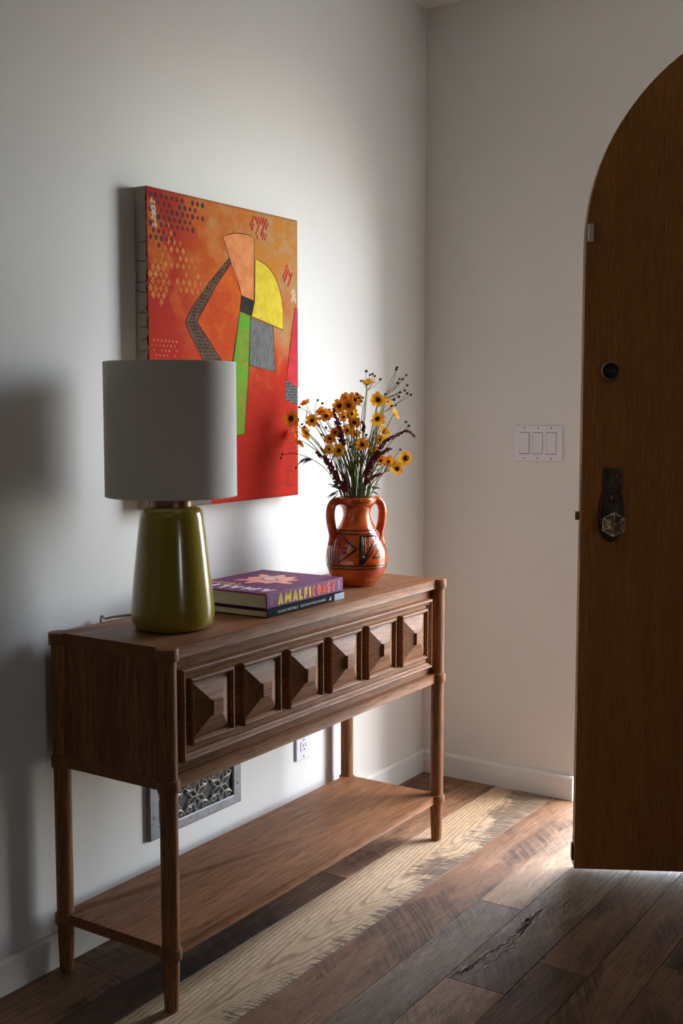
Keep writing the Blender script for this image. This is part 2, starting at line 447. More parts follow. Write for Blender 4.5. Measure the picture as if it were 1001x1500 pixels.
# back wall with the arched doorway
YJ, RD, ZS = -.563, .62, 1.65
YC = YJ-RD
arc = [(YC+RD*cos(PI-a), ZS+RD*sin(a)) for a in [PI*i/40 for i in range(41)]]   # from -y jamb to +y jamb
pts = [(0.0, -.06), (0.0, ZC), (YR, ZC), (YR, -.06), (YC-RD, -.06)]+arc+[(YJ, -.06)]
bm = bmesh.new(); prism(bm, pts, 0, TH, 'x')
es = [e for e in bm.edges if all(abs(v.co.x) < 1e-6 for v in e.verts) and all(v.co.y < YJ+.001 and v.co.y > YC-RD-.001 and v.co.z < ZS+RD+.001 for v in e.verts) and not all(v.co.z < -.05 for v in e.verts)]
bmesh.ops.bevel(bm, geom=es, offset=.012, segments=3, affect='EDGES', profile=.5)
struct(mk('wall_back', bm, M_WALL, smooth=35))

def baseboard(name, horiz):
    bm = bmesh.new()
    prof = [(0, 0), (.0145, 0), (.0145, .068), (.0125, .0725), (.009, .0765), (0, .0765)]
    if horiz == 'left': prism(bm, [(-a, b) for a, b in prof], XB, 0.0, 'x')
    else: prism(bm, [(-a, b) for a, b in prof], YJ+.012, -.0145, 'y')
    return struct(mk(name, bm, M_BASE))
baseboard('baseboard_left', 'left'); baseboard('baseboard_back', 'back')

# outside: porch slab, its side wall and the ground
M_PORCH = plain('grey_concrete', (.24, .225, .205), .8, .05, 6)
bm = bmesh.new(); box(bm, TH+.02, 3.0, -3.5, 1.0, -.14, -.03)
struct(mk('porch_slab', bm, M_PORCH))
M_STUC = wallmat('tan_stucco', (.46, .43, .39))
bm = bmesh.new(); box(bm, TH, .62, -.54, -.32, -.03, 2.9); struct(mk('wall_porch_left', bm, M_STUC))
bm = bmesh.new(); box(bm, TH, .55, -2.05, -1.83, -.03, 2.9); struct(mk('wall_porch_right', bm, M_STUC))
bm = bmesh.new(); box(bm, -9, 14, -14, 9, -.30, -.14)
struct(mk('ground', bm, plain('dry_ground', (.20, .19, .16), .9, .1, 2)))

# ------------------------------------------------------------------ the arched door
TD = math.radians(29.0)
DT = Vector((sin(TD), -cos(TD), 0)); DN = Vector((cos(TD), sin(TD), 0))   # along the leaf, towards outside
E0 = Vector((-.5376, -.7807, 0))+DT*(-.011)
DR = .58; DW = 1.16; DZ0 = .012; DTH = .045
def dpt(s, z, n): return E0+DT*s+DN*n+Vector((0, 0, z))
door = bpy.data.objects.new('door_1', None); COL.objects.link(door); hp = dpt(DW, 0, 0); door.location = hp; WORG[door.name] = hp
struct(door); door['label'] = 'tall dark wooden arched door standing open'
prof = [(0, DZ0), (DW, DZ0)]+[(DR+DR*cos(a), ZS+DR*sin(a)) for a in [PI*i/56 for i in range(57)]]
bm = bmesh.new()
A = [bm.verts.new(dpt(s, z, 0)) for s, z in prof]; B = [bm.verts.new(dpt(s, z, DTH)) for s, z in prof]
bm.faces.new(A); fo = bm.faces.new(B[::-1]); fo.material_index = 2
for i in range(len(A)):
    f = bm.faces.new((A[i], B[i], B[(i+1) % len(A)], A[(i+1) % len(A)])); f.material_index = 1
mk('door_leaf', bm, [M_DOOR, M_DOORE, M_DOORX], door, smooth=30)
DM = Matrix(((DT.x, 0, -DN.x, E0.x), (DT.y, 0, -DN.y, E0.y), (0, 1, 0, 0), (0, 0, 0, 1)))  # x along leaf, y up, z towards the room
def dtrans(bm): bmesh.ops.transform(bm, matrix=DM, verts=bm.verts); return bm
M_BRONZE = plain('aged_bronze', (.10, .080, .045), .42, .25, 120, Metallic=.6)
M_BRASS = plain('dull_brass', (.42, .32, .20), .4, .15, 80, Metallic=.9)
M_STEELD = plain('tarnished_steel', (.30, .27, .24), .45, .15, 80, Metallic=.8)
t = NT('cut_crystal'); M_CRY = t.done((.96, .93, .92), .02, Transmission_Weight=1.0, IOR=1.5)
M_SENS = plain('white_plastic', (.74, .72, .69), .4, .02)
M_BLACK = plain('black_keyway', (.012, .010, .009), .5)
# dead bolt thumb turn
bm = bmesh.new()
def dlathe(bm, cx, cz, pr, n=32):
    rings = []
    for r, h in pr: rings.append([bm.verts.new((cx+r*cos(2*PI*i/n), cz+r*sin(2*PI*i/n), h)) for i in range(n)])
    for a, b in zip(rings, rings[1:]):
        for i in range(n): bm.faces.new((a[i], a[(i+1) % n], b[(i+1) % n], b[i]))
    bm.faces.new(rings[-1])
SB, ZB = .066, 1.328
dlathe(bm, SB, ZB, [(.027, .0005), (.0275, .004), (.0255, .010), (.0235, .020), (.0215, .0215), (.0195, .019), (.0190, .012), (.008, .012)])
db = mk('dead_bolt', dtrans(bm), M_BRASS, door, smooth=40); db['label'] = 'round brass dead bolt rim'
bm = bmesh.new(); dlathe(bm, SB, ZB, [(.0186, .0122), (.0186, .0150), (.016, .0165), (.006, .017)])
mk('cylinder_face', dtrans(bm), M_BLACK, db, smooth=40)
bm = bmesh.new(); box(bm, SB-.011, SB+.011, ZB-.0022, ZB+.0022, .016, .0185, .0008)
mk('keyway', dtrans(bm), M_BRONZE, db)
# ornate back plate
SK, ZK = .077, .9385
half = [(0, .142), (.008, .139), (.013, .143), (.020, .139), (.024, .130), (.0225, .120), (.0245, .110), (.0235, .098), (.0195, .089), (.023, .083), (.0275, .072), (.028, .058), (.031, .045), (.034, .028),
        (.034, .006), (.0335, -.012), (.029, -.024), (.024, -.030), (.020, -.040), (.012, -.045), (.006, -.049), (0, -.050)]
outl = [(SK-x, ZK+z) for x, z in half]+[(SK+x, ZK+z) for x, z in half[-2:0:-1]]
bm = bmesh.new(); prism(bm, outl, .0003, .0045, 'z', .0012, 2)
ep = mk('back_plate', dtrans(bm), M_BRONZE, door, smooth=40); ep['label'] = 'ornate dark bronze back plate'
bm = bmesh.new()
for sx in (-1, 1):
    tube(bm, [(SK+sx*(.014+.006*cos(a)), ZK+.124+.010*sin(a), .0048) for a in [i*PI/6 for i in range(12)]], .0022, 6, closed=True)
    tube(bm, catmull([(SK+sx*x, ZK+z, .0050) for x, z in ((.006, .108), (.018, .104), (.021, .088), (.013, .080), (.022, .066), (.026, .045), (.028, .02), (.024, -.01))], 4), .0022, 6)
    tube(bm, catmull([(SK+sx*x, ZK+z, .0048) for x, z in ((.004, .048), (.014, .058), (.019, .045), (.016, .030), (.020, .018))], 4), .0017, 6)
tube(bm, [(SK+.008*cos(a), ZK+.066+.013*sin(a), .0050) for a in [i*PI/8 for i in range(16)]], .0018, 6, closed=True)
mk('scroll_relief', dtrans(bm), M_BRONZE, ep, smooth=60)
bm = bmesh.new(); ball(bm, (SK, ZK+.066, .006), .0032, 2, (1, 2.2, .8))
mk('keyhole_cover', dtrans(bm), M_BRASS, ep, smooth=60)
# crystal knob: six-sided, facetted
bm = bmesh.new(); dlathe(bm, SK, ZK, [(.014, .004), (.012, .012), (.009, .020), (.010, .028)])
kn = mk('knob_shank', dtrans(bm), M_BRASS, door, smooth=40)
bm = bmesh.new()
def hexring(r, h, ph): return [bm.verts.new((SK+r*cos(PI/3*i+ph), ZK+r*sin(PI/3*i+ph), h)) for i in range(6)]
hr = [hexring(.013, .026, .5), hexring(.031, .040, .5), hexring(.031, .047, .5), hexring(.012, .060, .5)]
for a, b in zip(hr, hr[1:]):
    for i in range(6): bm.faces.new((a[i], a[(i+1) % 6], b[(i+1) % 6], b[i]))
bm.faces.new(hr[0][::-1]); bm.faces.new(hr[-1])
cr = mk('crystal_knob', dtrans(bm), M_CRY, door); cr['label'] = 'six-sided cut crystal door knob'
bm = bmesh.new(); ball(bm, (SK, ZK, .0605), .0055, 2, (1, 1, .6)); mk('knob_rosette', dtrans(bm), M_BRASS, cr, smooth=60)
M_RIM = plain('polished_facet_edge', (.62, .50, .44), .25, .05)
bm = bmesh.new()
for i in range(6):
    a, b = PI/3*i+.5, PI/3*(i+1)+.5
    tube(bm, [(SK+.031*cos(a), ZK+.031*sin(a), .047), (SK+.031*cos(b), ZK+.031*sin(b), .047)], .0013, 5)
    tube(bm, [(SK+.031*cos(a), ZK+.031*sin(a), .047), (SK+.012*cos(a), ZK+.012*sin(a), .060)], .0009, 5)
mk('facet_edge', dtrans(bm), M_RIM, cr, smooth=60)
# latch and bolt face plates on the door edge, contact sensor on the face
def edgeplate(nm, z0, z1, mat, proud=.0012):
    bm = bmesh.new()
    vs = []
    for s in (-proud, .001):
        for n in (.012, .034):
            for z in (z0, z1): vs.append(bm.verts.new(dpt(s, z, n)))
    for f in ((0,1,3,2),(4,6,7,5),(0,4,5,1),(2,3,7,6),(0,2,6,4),(1,5,7,3)): bm.faces.new([vs[i] for i in f])
    return mk(nm, bm, mat, door)
edgeplate('bolt_face_plate', 1.30, 1.358, M_BRASS)
edgeplate('latch_face_plate', .868, 1.075, M_STEELD)
bm = bmesh.new()
vs = [bm.verts.new(dpt(s, z, n)) for s in (-.012, 0) for n in (.017, .029) for z in (.944, .966)]
for f in ((0,1,3,2),(4,6,7,5),(0,4,5,1),(2,3,7,6),(0,2,6,4),(1,5,7,3)): bm.faces.new([vs[i] for i in f])
mk('latch_tongue', bm, M_BRASS, door)
edgeplate('bottom_bolt', .030, .072, M_BRONZE, .006)
bm = bmesh.new(); box(bm, .0045, .0185, 1.654, 1.698, .0003, .009, .002)
sn = mk('contact_sensor', dtrans(bm), M_SENS, door); sn['label'] = 'small white contact sensor on the door edge'

# ------------------------------------------------------------------ switch, outlet, floor register
M_PLATE = plain('white_switch_plastic', (.80, .79, .83), .35, .02)
M_ROCK = plain('switch_rocker_plastic', (.80, .79, .82), .35, .02)
sw = thing('light_switch', (0, -.412, 1.124), 'white three-gang rocker switch plate on the back wall', 'light switch')
bm = bmesh.new(); box(bm, -.0062, -.0002, -.4939, -.3306, 1.0677, 1.1801, .0030, 3)
mk('cover_plate', bm, M_PLATE, sw)
M_GAP = plain('switch_gap_shade', (.10, .09, .085), .7)  # dark colour painted in for the shade around each rocker
for k in range(3):
    yc = -.412+(1-k)*.0455
    bm = bmesh.new(); box(bm, -.0064, -.004, yc-.0172, yc+.0172, 1.124-.0342, 1.124+.0342)
    rk = mk('rocker_gap_shade', bm, M_GAP, sw)
    bm = bmesh.new()
    tilt = (.004, -.0, .001)[k]
    vs = [bm.verts.new(c) for c in ((-.0062, yc-.0160, 1.0915), (-.0062, yc+.0160, 1.0915), (-.0062, yc+.0160, 1.1565), (-.0062, yc-.0160, 1.1565),
                                    (-.0075, yc-.0160, 1.0915), (-.0075, yc+.0160, 1.0915), (-.0072-tilt, yc+.0160, 1.1565), (-.0072-tilt, yc-.0160, 1.1565))]
    for f in ((0,1,2,3),(7,6,5,4),(0,4,5,1),(1,5,6,2),(2,6,7,3),(3,7,4,0)): bm.faces.new([vs[i] for i in f])
    mk('rocker', bm, M_ROCK, sw)
    for zz in (1.124-.0475, 1.124+.0475):
        bm = bmesh.new()
        prism(bm, [(yc+.0028*cos(a), zz+.0028*sin(a)) for a in [i*PI/5 for i in range(10)]], -.0066, -.0055, 'x')
        mk('screw', bm, M_STEELD, sw)

ou = thing('wall_outlet', (-.709, 0, .281), 'white duplex wall outlet under the console table', 'outlet')
bm = bmesh.new(); box(bm, -.744, -.674, -.0075, -.0002, .2235, .3385, .0018, 2)
op = mk('cover_plate', bm, M_PLATE, ou)
for zc in (.262, .300):
    bm = bmesh.new()
    prism(bm, [(-.709+.0168*max(-1, min(1, 1.15*cos(a))), zc+.0142*max(-1, min(1, 1.25*sin(a)))) for a in [i*PI/14 for i in range(28)]], -.0092, -.007, 'y', .0005, 1)
    rc = mk('receptacle', bm, M_ROCK, ou)
    for dx, hh in ((-.0065, .0048), (.0065, .0040)):
        bm = bmesh.new(); box(bm, -.709+dx-.0013, -.709+dx+.0013, -.0096, -.009, zc+.0035-hh, zc+.0035+hh); mk('slot', bm, M_BLACK, rc)
    bm = bmesh.new(); prism(bm, [(-.709+.0028*cos(a), zc-.0085+.003*sin(a)) for a in [i*PI/6 for i in range(12)]], -.0096, -.009, 'y'); mk('ground_hole', bm, M_BLACK, rc)
for zc in (.281, .232, .330):
    bm = bmesh.new(); prism(bm, [(-.709+.003*cos(a), zc+.003*sin(a)) for a in [i*PI/5 for i in range(10)]], -.0083, -.007, 'y'); mk('screw', bm, M_STEELD, ou)

VX0, VX1, VZ0, VZ1 = -1.360, -1.004, .186, .400
M_IRON = plain('raw_cast_metal', (.30, .30, .31), .5, .25, 90, Metallic=.55)
M_SCROLL = plain('worn_bright_metal', (.60, .58, .54), .45, .2, 160, Metallic=.4)
ve = thing('wall_register', ((VX0+VX1)/2, 0, VZ0), 'cast metal scrollwork air register low on the wall behind the table', 'air vent')
bm = bmesh.new(); box(bm, VX0+.01, VX1-.01, -.003, -.0002, VZ0+.01, VZ1-.01); mk('duct_shade_sheet', bm, M_BLACK, ve)  # black sheet painting the shade inside the duct
bw, bh = .034, .026
bm = bmesh.new()
o_ = [(VX0, VZ0), (VX1, VZ0), (VX1, VZ1), (VX0, VZ1)]; i_ = [(VX0+bw, VZ0+bh), (VX1-bw, VZ0+bh), (VX1-bw, VZ1-bh), (VX0+bw, VZ1-bh)]
def ringloft(bm, loops):
    R_ = [[bm.verts.new(p) for p in L] for L in loops]
    for a, b in zip(R_, R_[1:]):
        m = len(a)
        for i in range(m): bm.faces.new((a[i], a[(i+1) % m], b[(i+1) % m], b[i]))
    return R_
def inset(pts, d):
    cx = sum(p[0] for p in pts)/4; cz = sum(p[1] for p in pts)/4
    return [(p[0]+(d if p[0] < cx else -d), p[1]+(d if p[1] < cz else -d)) for p in pts]
y3 = lambda pts, y: [(a, y, b) for a, b in pts]
ringloft(bm, [y3(o_, -.0002), y3(o_, -.010), y3(inset(o_, .003), -.012), y3(inset(i_, -.003), -.012), y3(i_, -.010), y3(i_, -.002)])
mk('frame', bm, M_IRON, ve)
for sx in (VX0+.016, VX1-.016):
    for zc in (VZ0+.055, VZ1-.055):
        bm = bmesh.new(); prism(bm, [(sx+.004*cos(a), zc+.004*sin(a)) for a in [i*PI/5 for i in range(10)]], -.0135, -.0115, 'y', .0006, 1); mk('screw', bm, M_STEELD, ve)
bm = bmesh.new()
gx0, gx1, gz0, gz1 = VX0+bw, VX1-bw, VZ0+bh, VZ1-bh
def clipped(pts, r):
    run = []
    for x, z in pts+[(9, 9)]:
        if gx0 <= x <= gx1 and gz0 <= z <= gz1: run.append((x, -.0085, z))
        else:
            if len(run) > 2: tube(bm, run, r, 5)
            run = []
def vesica(cx, cz, L, wd, ang, r=.0017):
    for s in (1, -1):
        pp = []
        for i in range(15):
            t = i/14; u = (t-.5)*L; v = s*wd*(1-(2*t-1)**2)
            pp.append((cx+cos(ang)*u-sin(ang)*v, cz+sin(ang)*u+cos(ang)*v))
        clipped(pp, r)
def spiral(cx, cz, r0, turns, a0, sgn, r=.0017):
    clipped([(cx+r0*(1-.78*t)*cos(a0+sgn*turns*2*PI*t), cz+r0*(1-.78*t)*sin(a0+sgn*turns*2*PI*t)) for t in [i/30 for i in range(31)]], r)
for ix in range(-1, 4):
    for iz in range(0, 3):
        cx = gx0+.048+ix*.096; cz = gz0+.040+iz*.080
        for k in range(6): vesica(cx+.021*cos(k*PI/3+.5), cz+.021*sin(k*PI/3+.5), .042, .008, k*PI/3+.5)
        for sx in (-1, 1):
            for sz in (-1, 1):
                spiral(cx+sx*.032, cz+sz*.029, .012, 1.2, PI/2*sz, sx*sz)
                clipped([(p.x, p.z) for p in bez((cx+sx*.010, 0, cz+sz*.022), (cx+sx*.03, 0, cz+sz*.008), (cx+sx*.048, 0, cz+sz*.034), 10)], .0017)
mk('scrollwork', bm, M_SCROLL, ve, smooth=60)

# ------------------------------------------------------------------ console table
XL, XR, YF, YB, ZT = -1.665, -.5359, -.3494, -.0434, .7566
ct = thing('console_table', ((XL+XR)/2, (YF+YB)/2, 0), 'brown oak console table with raised-pyramid drawer panels and lower shelf', 'console table')
def lobed(e, R, n=14):
    k = math.sqrt(R*R-e*e); out = []
    for cx, cy, sx, sy in ((XL, YF, -1, -1), (XR, YF, 1, -1), (XR, YB, 1, 1), (XL, YB, -1, 1)):
        p = (cx+sx*e, cy-sy*k); q = (cx-sx*k, cy+sy*e)
        if (sx, sy) in ((1, -1), (-1, 1)): p, q = q, p
        a0 = math.atan2(p[1]-cy, p[0]-cx); a1 = math.atan2(q[1]-cy, q[0]-cx)
        while a1 < a0: a1 += 2*PI
        for i in range(n+1):
            a = a0+(a1-a0)*i/n; out.append((cx+R*cos(a), cy+R*sin(a)))
    return out
bm = bmesh.new(); prism(bm, lobed(.004, .0238), ZT-.026, ZT, 'z', .0012, 2); mk('table_top', bm, M_OAKX, ct, smooth=40)
bm = bmesh.new(); prism(bm, lobed(.004, .0232), .4625, .4875, 'z', .0012, 2); mk('bottom_rail', bm, M_OAKX, ct, smooth=40)
bm = bmesh.new(); prism(bm, lobed(.004, .0232), .1115, .1346, 'z', .0012, 2); mk('shelf', bm, M_OAKX, ct, smooth=40)
for lx in (XL, XR):
    for ly in (YF, YB):
        bm = bmesh.new()
        lathe(bm, [(.0105, 0), (.0138, .003), (.0148, .008), (.0165, .05), (.0183, .102), (.0186, .1115), (.0186, .13), (.0186, .45), (.0188, .60), (.0188, .731)], (lx, ly), 32)
        mk('leg', bm, M_OAKZ, ct, smooth=40)
Y0 = -.336
bm = bmesh.new(); box(bm, XL+.012, XR-.012, Y0, Y0+.018, .4870, .7310); mk('front_frame', bm, M_OAKX, ct)
for sx, xx in ((-1, XL), (1, XR)):
    bm = bmesh.new(); box(bm, min(xx+sx*.004, xx-sx*.014), max(xx+sx*.004, xx-sx*.014), YF+.014, YB-.014, .4870, .7310); mk('side_panel', bm, M_OAKD, ct)
bm = bmesh.new(); box(bm, XL+.012, XR-.012, YB-.010, YB, .4870, .7310); mk('back_panel', bm, M_OAKX, ct)
FX0, FX1, FZ0, FZ1 = -1.625, -.577, .511, .7046
XM = (FX0+FX1)/2
PW = .0697
PZ = .6125
prof = [(0, Y0), (0, -.3530), (.0012, -.3556), (.0040, -.3570), (.0068, -.3558), (.0085, -.3528), (.0105, -.3528), (.0125, -.3500), (.0150, -.3490), (.0165, -.3450)]
pc = [-1.5305+i*.1707 for i in range(6)]
for d in range(2):
    bm = bmesh.new(); loops = []
    for o, y in prof:
        xa, xb = (FX0+o, XM-.0004) if d == 0 else (XM+.0004, FX1-o)
        loops.append(y3([(xa, FZ0+o), (xb, FZ0+o), (xb, FZ1-o), (xa, FZ1-o)], y))
    R_ = ringloft(bm, loops); bm.faces.new(R_[-1])
    xm = XM-.0004 if d == 0 else XM+.0004
    bmesh.ops.delete(bm, geom=[f for f in bm.faces if all(abs(v.co.x-xm) < 1e-6 for v in f.verts)], context='FACES_ONLY')
    dr = mk('drawer', bm, M_OAKX, ct, smooth=25)
    for k in range(3):
        cx = pc[d*3+k]
        def rect(h, y): return y3([(cx-h, PZ-h), (cx+h, PZ-h), (cx+h, PZ+h), (cx-h, PZ+h)], y)
        bm = bmesh.new()
        ringloft(bm, [rect(PW, -.3448), rect(PW, -.3555), rect(PW-.0012, -.3580), rect(PW-.0045, -.3592), rect(PW-.0062, -.3580), rect(PW-.0072, -.3550), rect(PW-.0090, -.3550), rect(PW-.0102, -.3530), rect(PW-.0102, -.3460)])
        mk('panel_moulding', bm, M_OAKX, dr, smooth=25)
        bm = bmesh.new()
        R_ = ringloft(bm, [rect(PW-.0100, -.3460), rect(PW-.0106, -.3500), rect(.0162, -.3662), rect(.0162, -.3704), rect(.0154, -.3712)])
        bm.faces.new(R_[-1])
        mk('pyramid_panel', bm, M_OAKX, dr)

# ------------------------------------------------------------------ table lamp
LC = (-1.490, -.211)
M_OLIVE = None
t = NT('olive_glaze'); n_ = t.noise(t.obj(), 6, 3); M_OLIVE = t.done(t.mix(n_, (.36, .265, .026), (.29, .205, .018)), .2, Coat_Weight=.3, Coat_Roughness=.1)
t = NT('linen_shade'); ob_ = t.obj(); wv = t.noise(t.vmul(ob_, (260, 260, 500)), 1.0, 2)
t.bump(wv, .3, .0008); M_SHADE = t.done(t.mix(wv, (.74, .70, .65), (.64, .60, .55)), .85)
M_NECK = plain('dark_brass_neck', (.16, .10, .06), .35, .1, 50, Metallic=.7)
lp = thing('table_lamp', (LC[0], LC[1], ZT), 'olive green ceramic table lamp with white drum shade', 'lamp')
bm = bmesh.new()
lathe(bm, [(.070, ZT+.0003), (.076, ZT+.001), (.083, ZT+.006), (.0885, ZT+.016), (.0908, ZT+.030), (.0900, ZT+.05), (.0853, ZT+.10), (.0800, ZT+.15), (.0745, ZT+.20), (.0695, ZT+.240), (.0670, ZT+.253), (.0610, ZT+.262), (.050, ZT+.2655), (.040, ZT+.266)], LC, 64)
mk('ceramic_base', bm, M_OLIVE, lp, smooth=50)
bm = bmesh.new(); lathe(bm, [(.0445, ZT+.266), (.0445, ZT+.283), (.043, ZT+.285), (.012, ZT+.285), (.012, ZT+.33), (.010, ZT+.40)], LC, 40)
mk('neck', bm, M_NECK, lp, smooth=40)
bm = bmesh.new(); SZ0, SZ1 = 1.0455, 1.3315
lathe(bm, [(.1405, SZ0), (.1412, SZ0-.0006), (.1422, SZ0+.002), (.1416, SZ0+.005), (.1416, SZ1-.005), (.1422, SZ1-.002), (.1412, SZ1+.0006), (.1400, SZ1-.003), (.1400, SZ0+.003), (.1405, SZ0)], LC, 72, False, False)
sh = mk('lamp_shade', bm, M_SHADE, lp, smooth=50)
bm = bmesh.new()
for k in range(3): tube(bm, [(LC[0], LC[1], SZ0+.10), (LC[0]+.139*cos(k*2.094), LC[1]+.139*sin(k*2.094), SZ0+.10)], .0016, 6)
tube(bm, [(LC[0]+.018*cos(a), LC[1]+.018*sin(a), SZ0+.10) for a in [i*PI/8 for i in range(16)]], .002, 6, closed=True)
mk('shade_spider', bm, M_NECK, sh, smooth=60)
t = NT('lamp_bulb_glass'); M_BULB = t.done((.85, .84, .80), .2)
bm = bmesh.new(); ball(bm, (LC[0], LC[1], SZ0+.155), .030, 3, (1, 1, 1.2)); mk('bulb', bm, M_BULB, lp, smooth=60)
bm = bmesh.new()
tube(bm, catmull([(-1.425, -.165, ZT+.0045), (-1.440, -.125, ZT+.004), (-1.470, -.085, ZT+.012), (-1.500, -.055, ZT+.010), (-1.512, -.030, ZT+.004), (-1.512, -.012, ZT-.01), (-1.512, -.008, ZT-.2), (-1.50, -.008, .45)], 8), .0028, 8)
mk('power_cord', bm, plain('pale_cord', (.45, .40, .33), .5), lp, smooth=60)

# ------------------------------------------------------------------ books
BA = math.radians(.9)
BX = Vector((cos(BA), sin(BA), 0)); BY = Vector((-sin(BA), cos(BA), 0))
M_PURP = plain('purple_cover', (.14, .018, .105), .55, .05, 40, Specular_IOR_Level=.2)
M_PAGES = None
t = NT('page_edges'); z_ = t.noise(t.vmul(t.pos(), (8, 8, 1400)), 1.0, 2); t.bump(z_, .3, .0005); M_PAGES = t.done(t.mix(z_, (.62, .56, .46), (.42, .37, .30)), .8)
M_YEL = plain('yellow_print', (.80, .55, .05), .6, .02, 30, Specular_IOR_Level=.2); M_RED = plain('red_orange_print', (.80, .09, .03), .6, .02, 30, Specular_IOR_Level=.2)
M_CORAL = plain('coral_print', (.80, .23, .16), .4, .04); M_WHT = plain('white_print', (.80, .76, .72), .4, .02)
M_DKB = plain('dark_photographic_cover', (.012, .016, .022), .8, .3, 25, Specular_IOR_Level=.05)
M_DKBL = plain('silver_blue_spine_end', (.24, .28, .34), .5, .2, 60)
M_OLV = plain('olive_ring_print', (.42, .30, .06), .4)
def bframe(o): return Matrix(((BX.x, BY.x, 0, o.x), (BX.y, BY.y, 0, o.y), (0, 0, 1, o.z), (0, 0, 0, 1)))
def book(name, o, L, D, T, cov, mat, label):
    """local x along the spine, y from the spine to the fore edge, z up"""
    bk = thing(name, o, label, 'book'); F = bframe(o); c = cov
    bm = bmesh.new()
    outline = [(D, 0), (D, c), (c*1.3, c), (c*1.3, T-c), (D, T-c), (D, T), (.0012, T), (.0003, T-.0012), (0, T*.5), (.0003, .0012), (.0012, 0)]
    prism(bm, [(a, b) for a, b in outline], 0, L, 'x', .0005, 1)
    bmesh.ops.transform(bm, matrix=F, verts=bm.verts); mk('cover', bm, mat, bk)
    bm = bmesh.new(); box(bm, .0035, L-.0035, c*1.2, D-.0045, c, T-c)
    bmesh.ops.transform(bm, matrix=F, verts=bm.verts); mk('page_block', bm, M_PAGES, bk)
    return bk, F
LBK, LF = book('dark_book', Vector((-1.2945, -.3215, ZT+.0003)), .326, .255, .0175, .0018, M_DKB, 'thin dark blue-black book lying under the purple book')
UO = Vector((-1.2845, -.3130, ZT+.0182))
UBK, UF = book('purple_book', UO, .3235, .250, .0352, .0024, M_PURP, 'thick purple travel book lying on the darker book')
SP = Matrix(((1, 0, 0, 0), (0, 0, -1, 0), (0, 1, 0, 0), (0, 0, 0, 1)))   # text plane standing on the spine
def spine_text(F, bk, s, x, z, w, h, mat, bold, nm, sp=1.0):
    M = F @ Matrix.Translation((x, 0.0001, z)) @ SP
    return mk(nm, text_bm(s, w, h, .0005, M, bold, sp), mat, bk)
for wd_, x_, w_, m_ in (('AMALFI', .040, .141, M_YEL), ('COAST', .182, .108, M_RED)):
    mk('spine_title', block_bm(wd_, w_, .0265, .0005, UF @ Matrix.Translation((x_, .0001, .0045)) @ SP, .0072), m_, UBK)
def cover_text(s, y0, x0, w, h, mat, bold, nm):
    """y0: start measured from the spine, x0: baseline measured from the book's head end"""
    M = UF @ Matrix.Translation((x0, y0, .0352)) @ Matrix.Rotation(PI/2, 4, 'Z')
    return mk(nm, block_bm(s, w, h, .0003, M, h*.22), mat, UBK)
cover_text('AMALFI', .016, .068, .215, .046, M_WHT, .03, 'cover_title')
cover_text('COAST', .142, .098, .092, .022, M_YEL, .03, 'cover_title')
# tiny vertical publisher lines at the ends of the spine
bm = bmesh.new()
for k in range(2):
    for j in range(9): box(bm, .012+k*.006, .0145+k*.006, -.0004, .0003, .006+j*.0026, .0078+j*.0026)
bmesh.ops.transform(bm, matrix=UF, verts=bm.verts); mk('spine_small_print', bm, plain('mauve_print', (.42, .16, .34), .5), UBK)
bm = bmesh.new()
for j in range(11): box(bm, .3040, .3058, -.0004, .0003, .0065+j*.0021, .0079+j*.0021)
bmesh.ops.transform(bm, matrix=UF, verts=bm.verts); mk('spine_small_print', bm, M_WHT, UBK)
# coral sun with an eye on the cover
scx, scy = .192, .132
bm = bmesh.new(); pts = []
rays = 9
for k in range(rays):
    a = 2*PI*k/rays+.15; R1 = .082+.014*sin(k*2.3); da = PI/rays
    for r, aa in ((.052, a-da), (.060, a-da*.60), (R1*.84, a-.13), (R1, a+.0), (R1*.90, a+.14), (.062, a+da*.55)):
        pts.append((scx+r*cos(aa), scy+r*sin(aa)))
prism(bm, pts, .0351, .0355, 'z'); bmesh.ops.transform(bm, matrix=UF, verts=bm.verts); sun = mk('cover_sun', bm, M_CORAL, UBK)
def disc(nm, rx, ry, z, mat):
    bm = bmesh.new(); prism(bm, [(scx+rx*cos(a), scy+ry*sin(a)) for a in [i*PI/16 for i in range(32)]], z-.0002, z, 'z')
    bmesh.ops.transform(bm, matrix=UF, verts=bm.verts); mk(nm, bm, mat, sun)
disc('eye_ring', .026, .036, .0357, M_OLV); disc('eye_lid', .019, .029, .0359, M_CORAL); disc('eye_iris', .015, .024, .0361, M_PURP); disc('eye_white', .010, .018, .0363, M_WHT)
M_GREY = plain('grey_print', (.45, .47, .50), .4, .02)
spine_text(LF, LBK, 'DUANE MICHALS', .040, .0058, .082, .0065, M_GREY, 0.0, 'spine_title')
spine_text(LF, LBK, 'QUESTIONS WITHOUT ANSWERS', .132, .0058, .110, .0058, M_GREY, 0.0, 'spine_title')
bm = bmesh.new(); box(bm, .282, .3262, -.0003, .0008, .0006, .0170)
bmesh.ops.transform(bm, matrix=LF, verts=bm.verts); mk('spine_picture_band', bm, M_DKBL, LBK)
bm = bmesh.new(); prism(bm, [(.258, .005), (.262, .005), (.266, .0065), (.2655, .0125), (.263, .0130), (.2625, .0085), (.259, .0075)], -.0003, .0003, 'y')
bmesh.ops.transform(bm, matrix=LF, verts=bm.verts); mk('publisher_mark', bm, M_WHT, LBK)

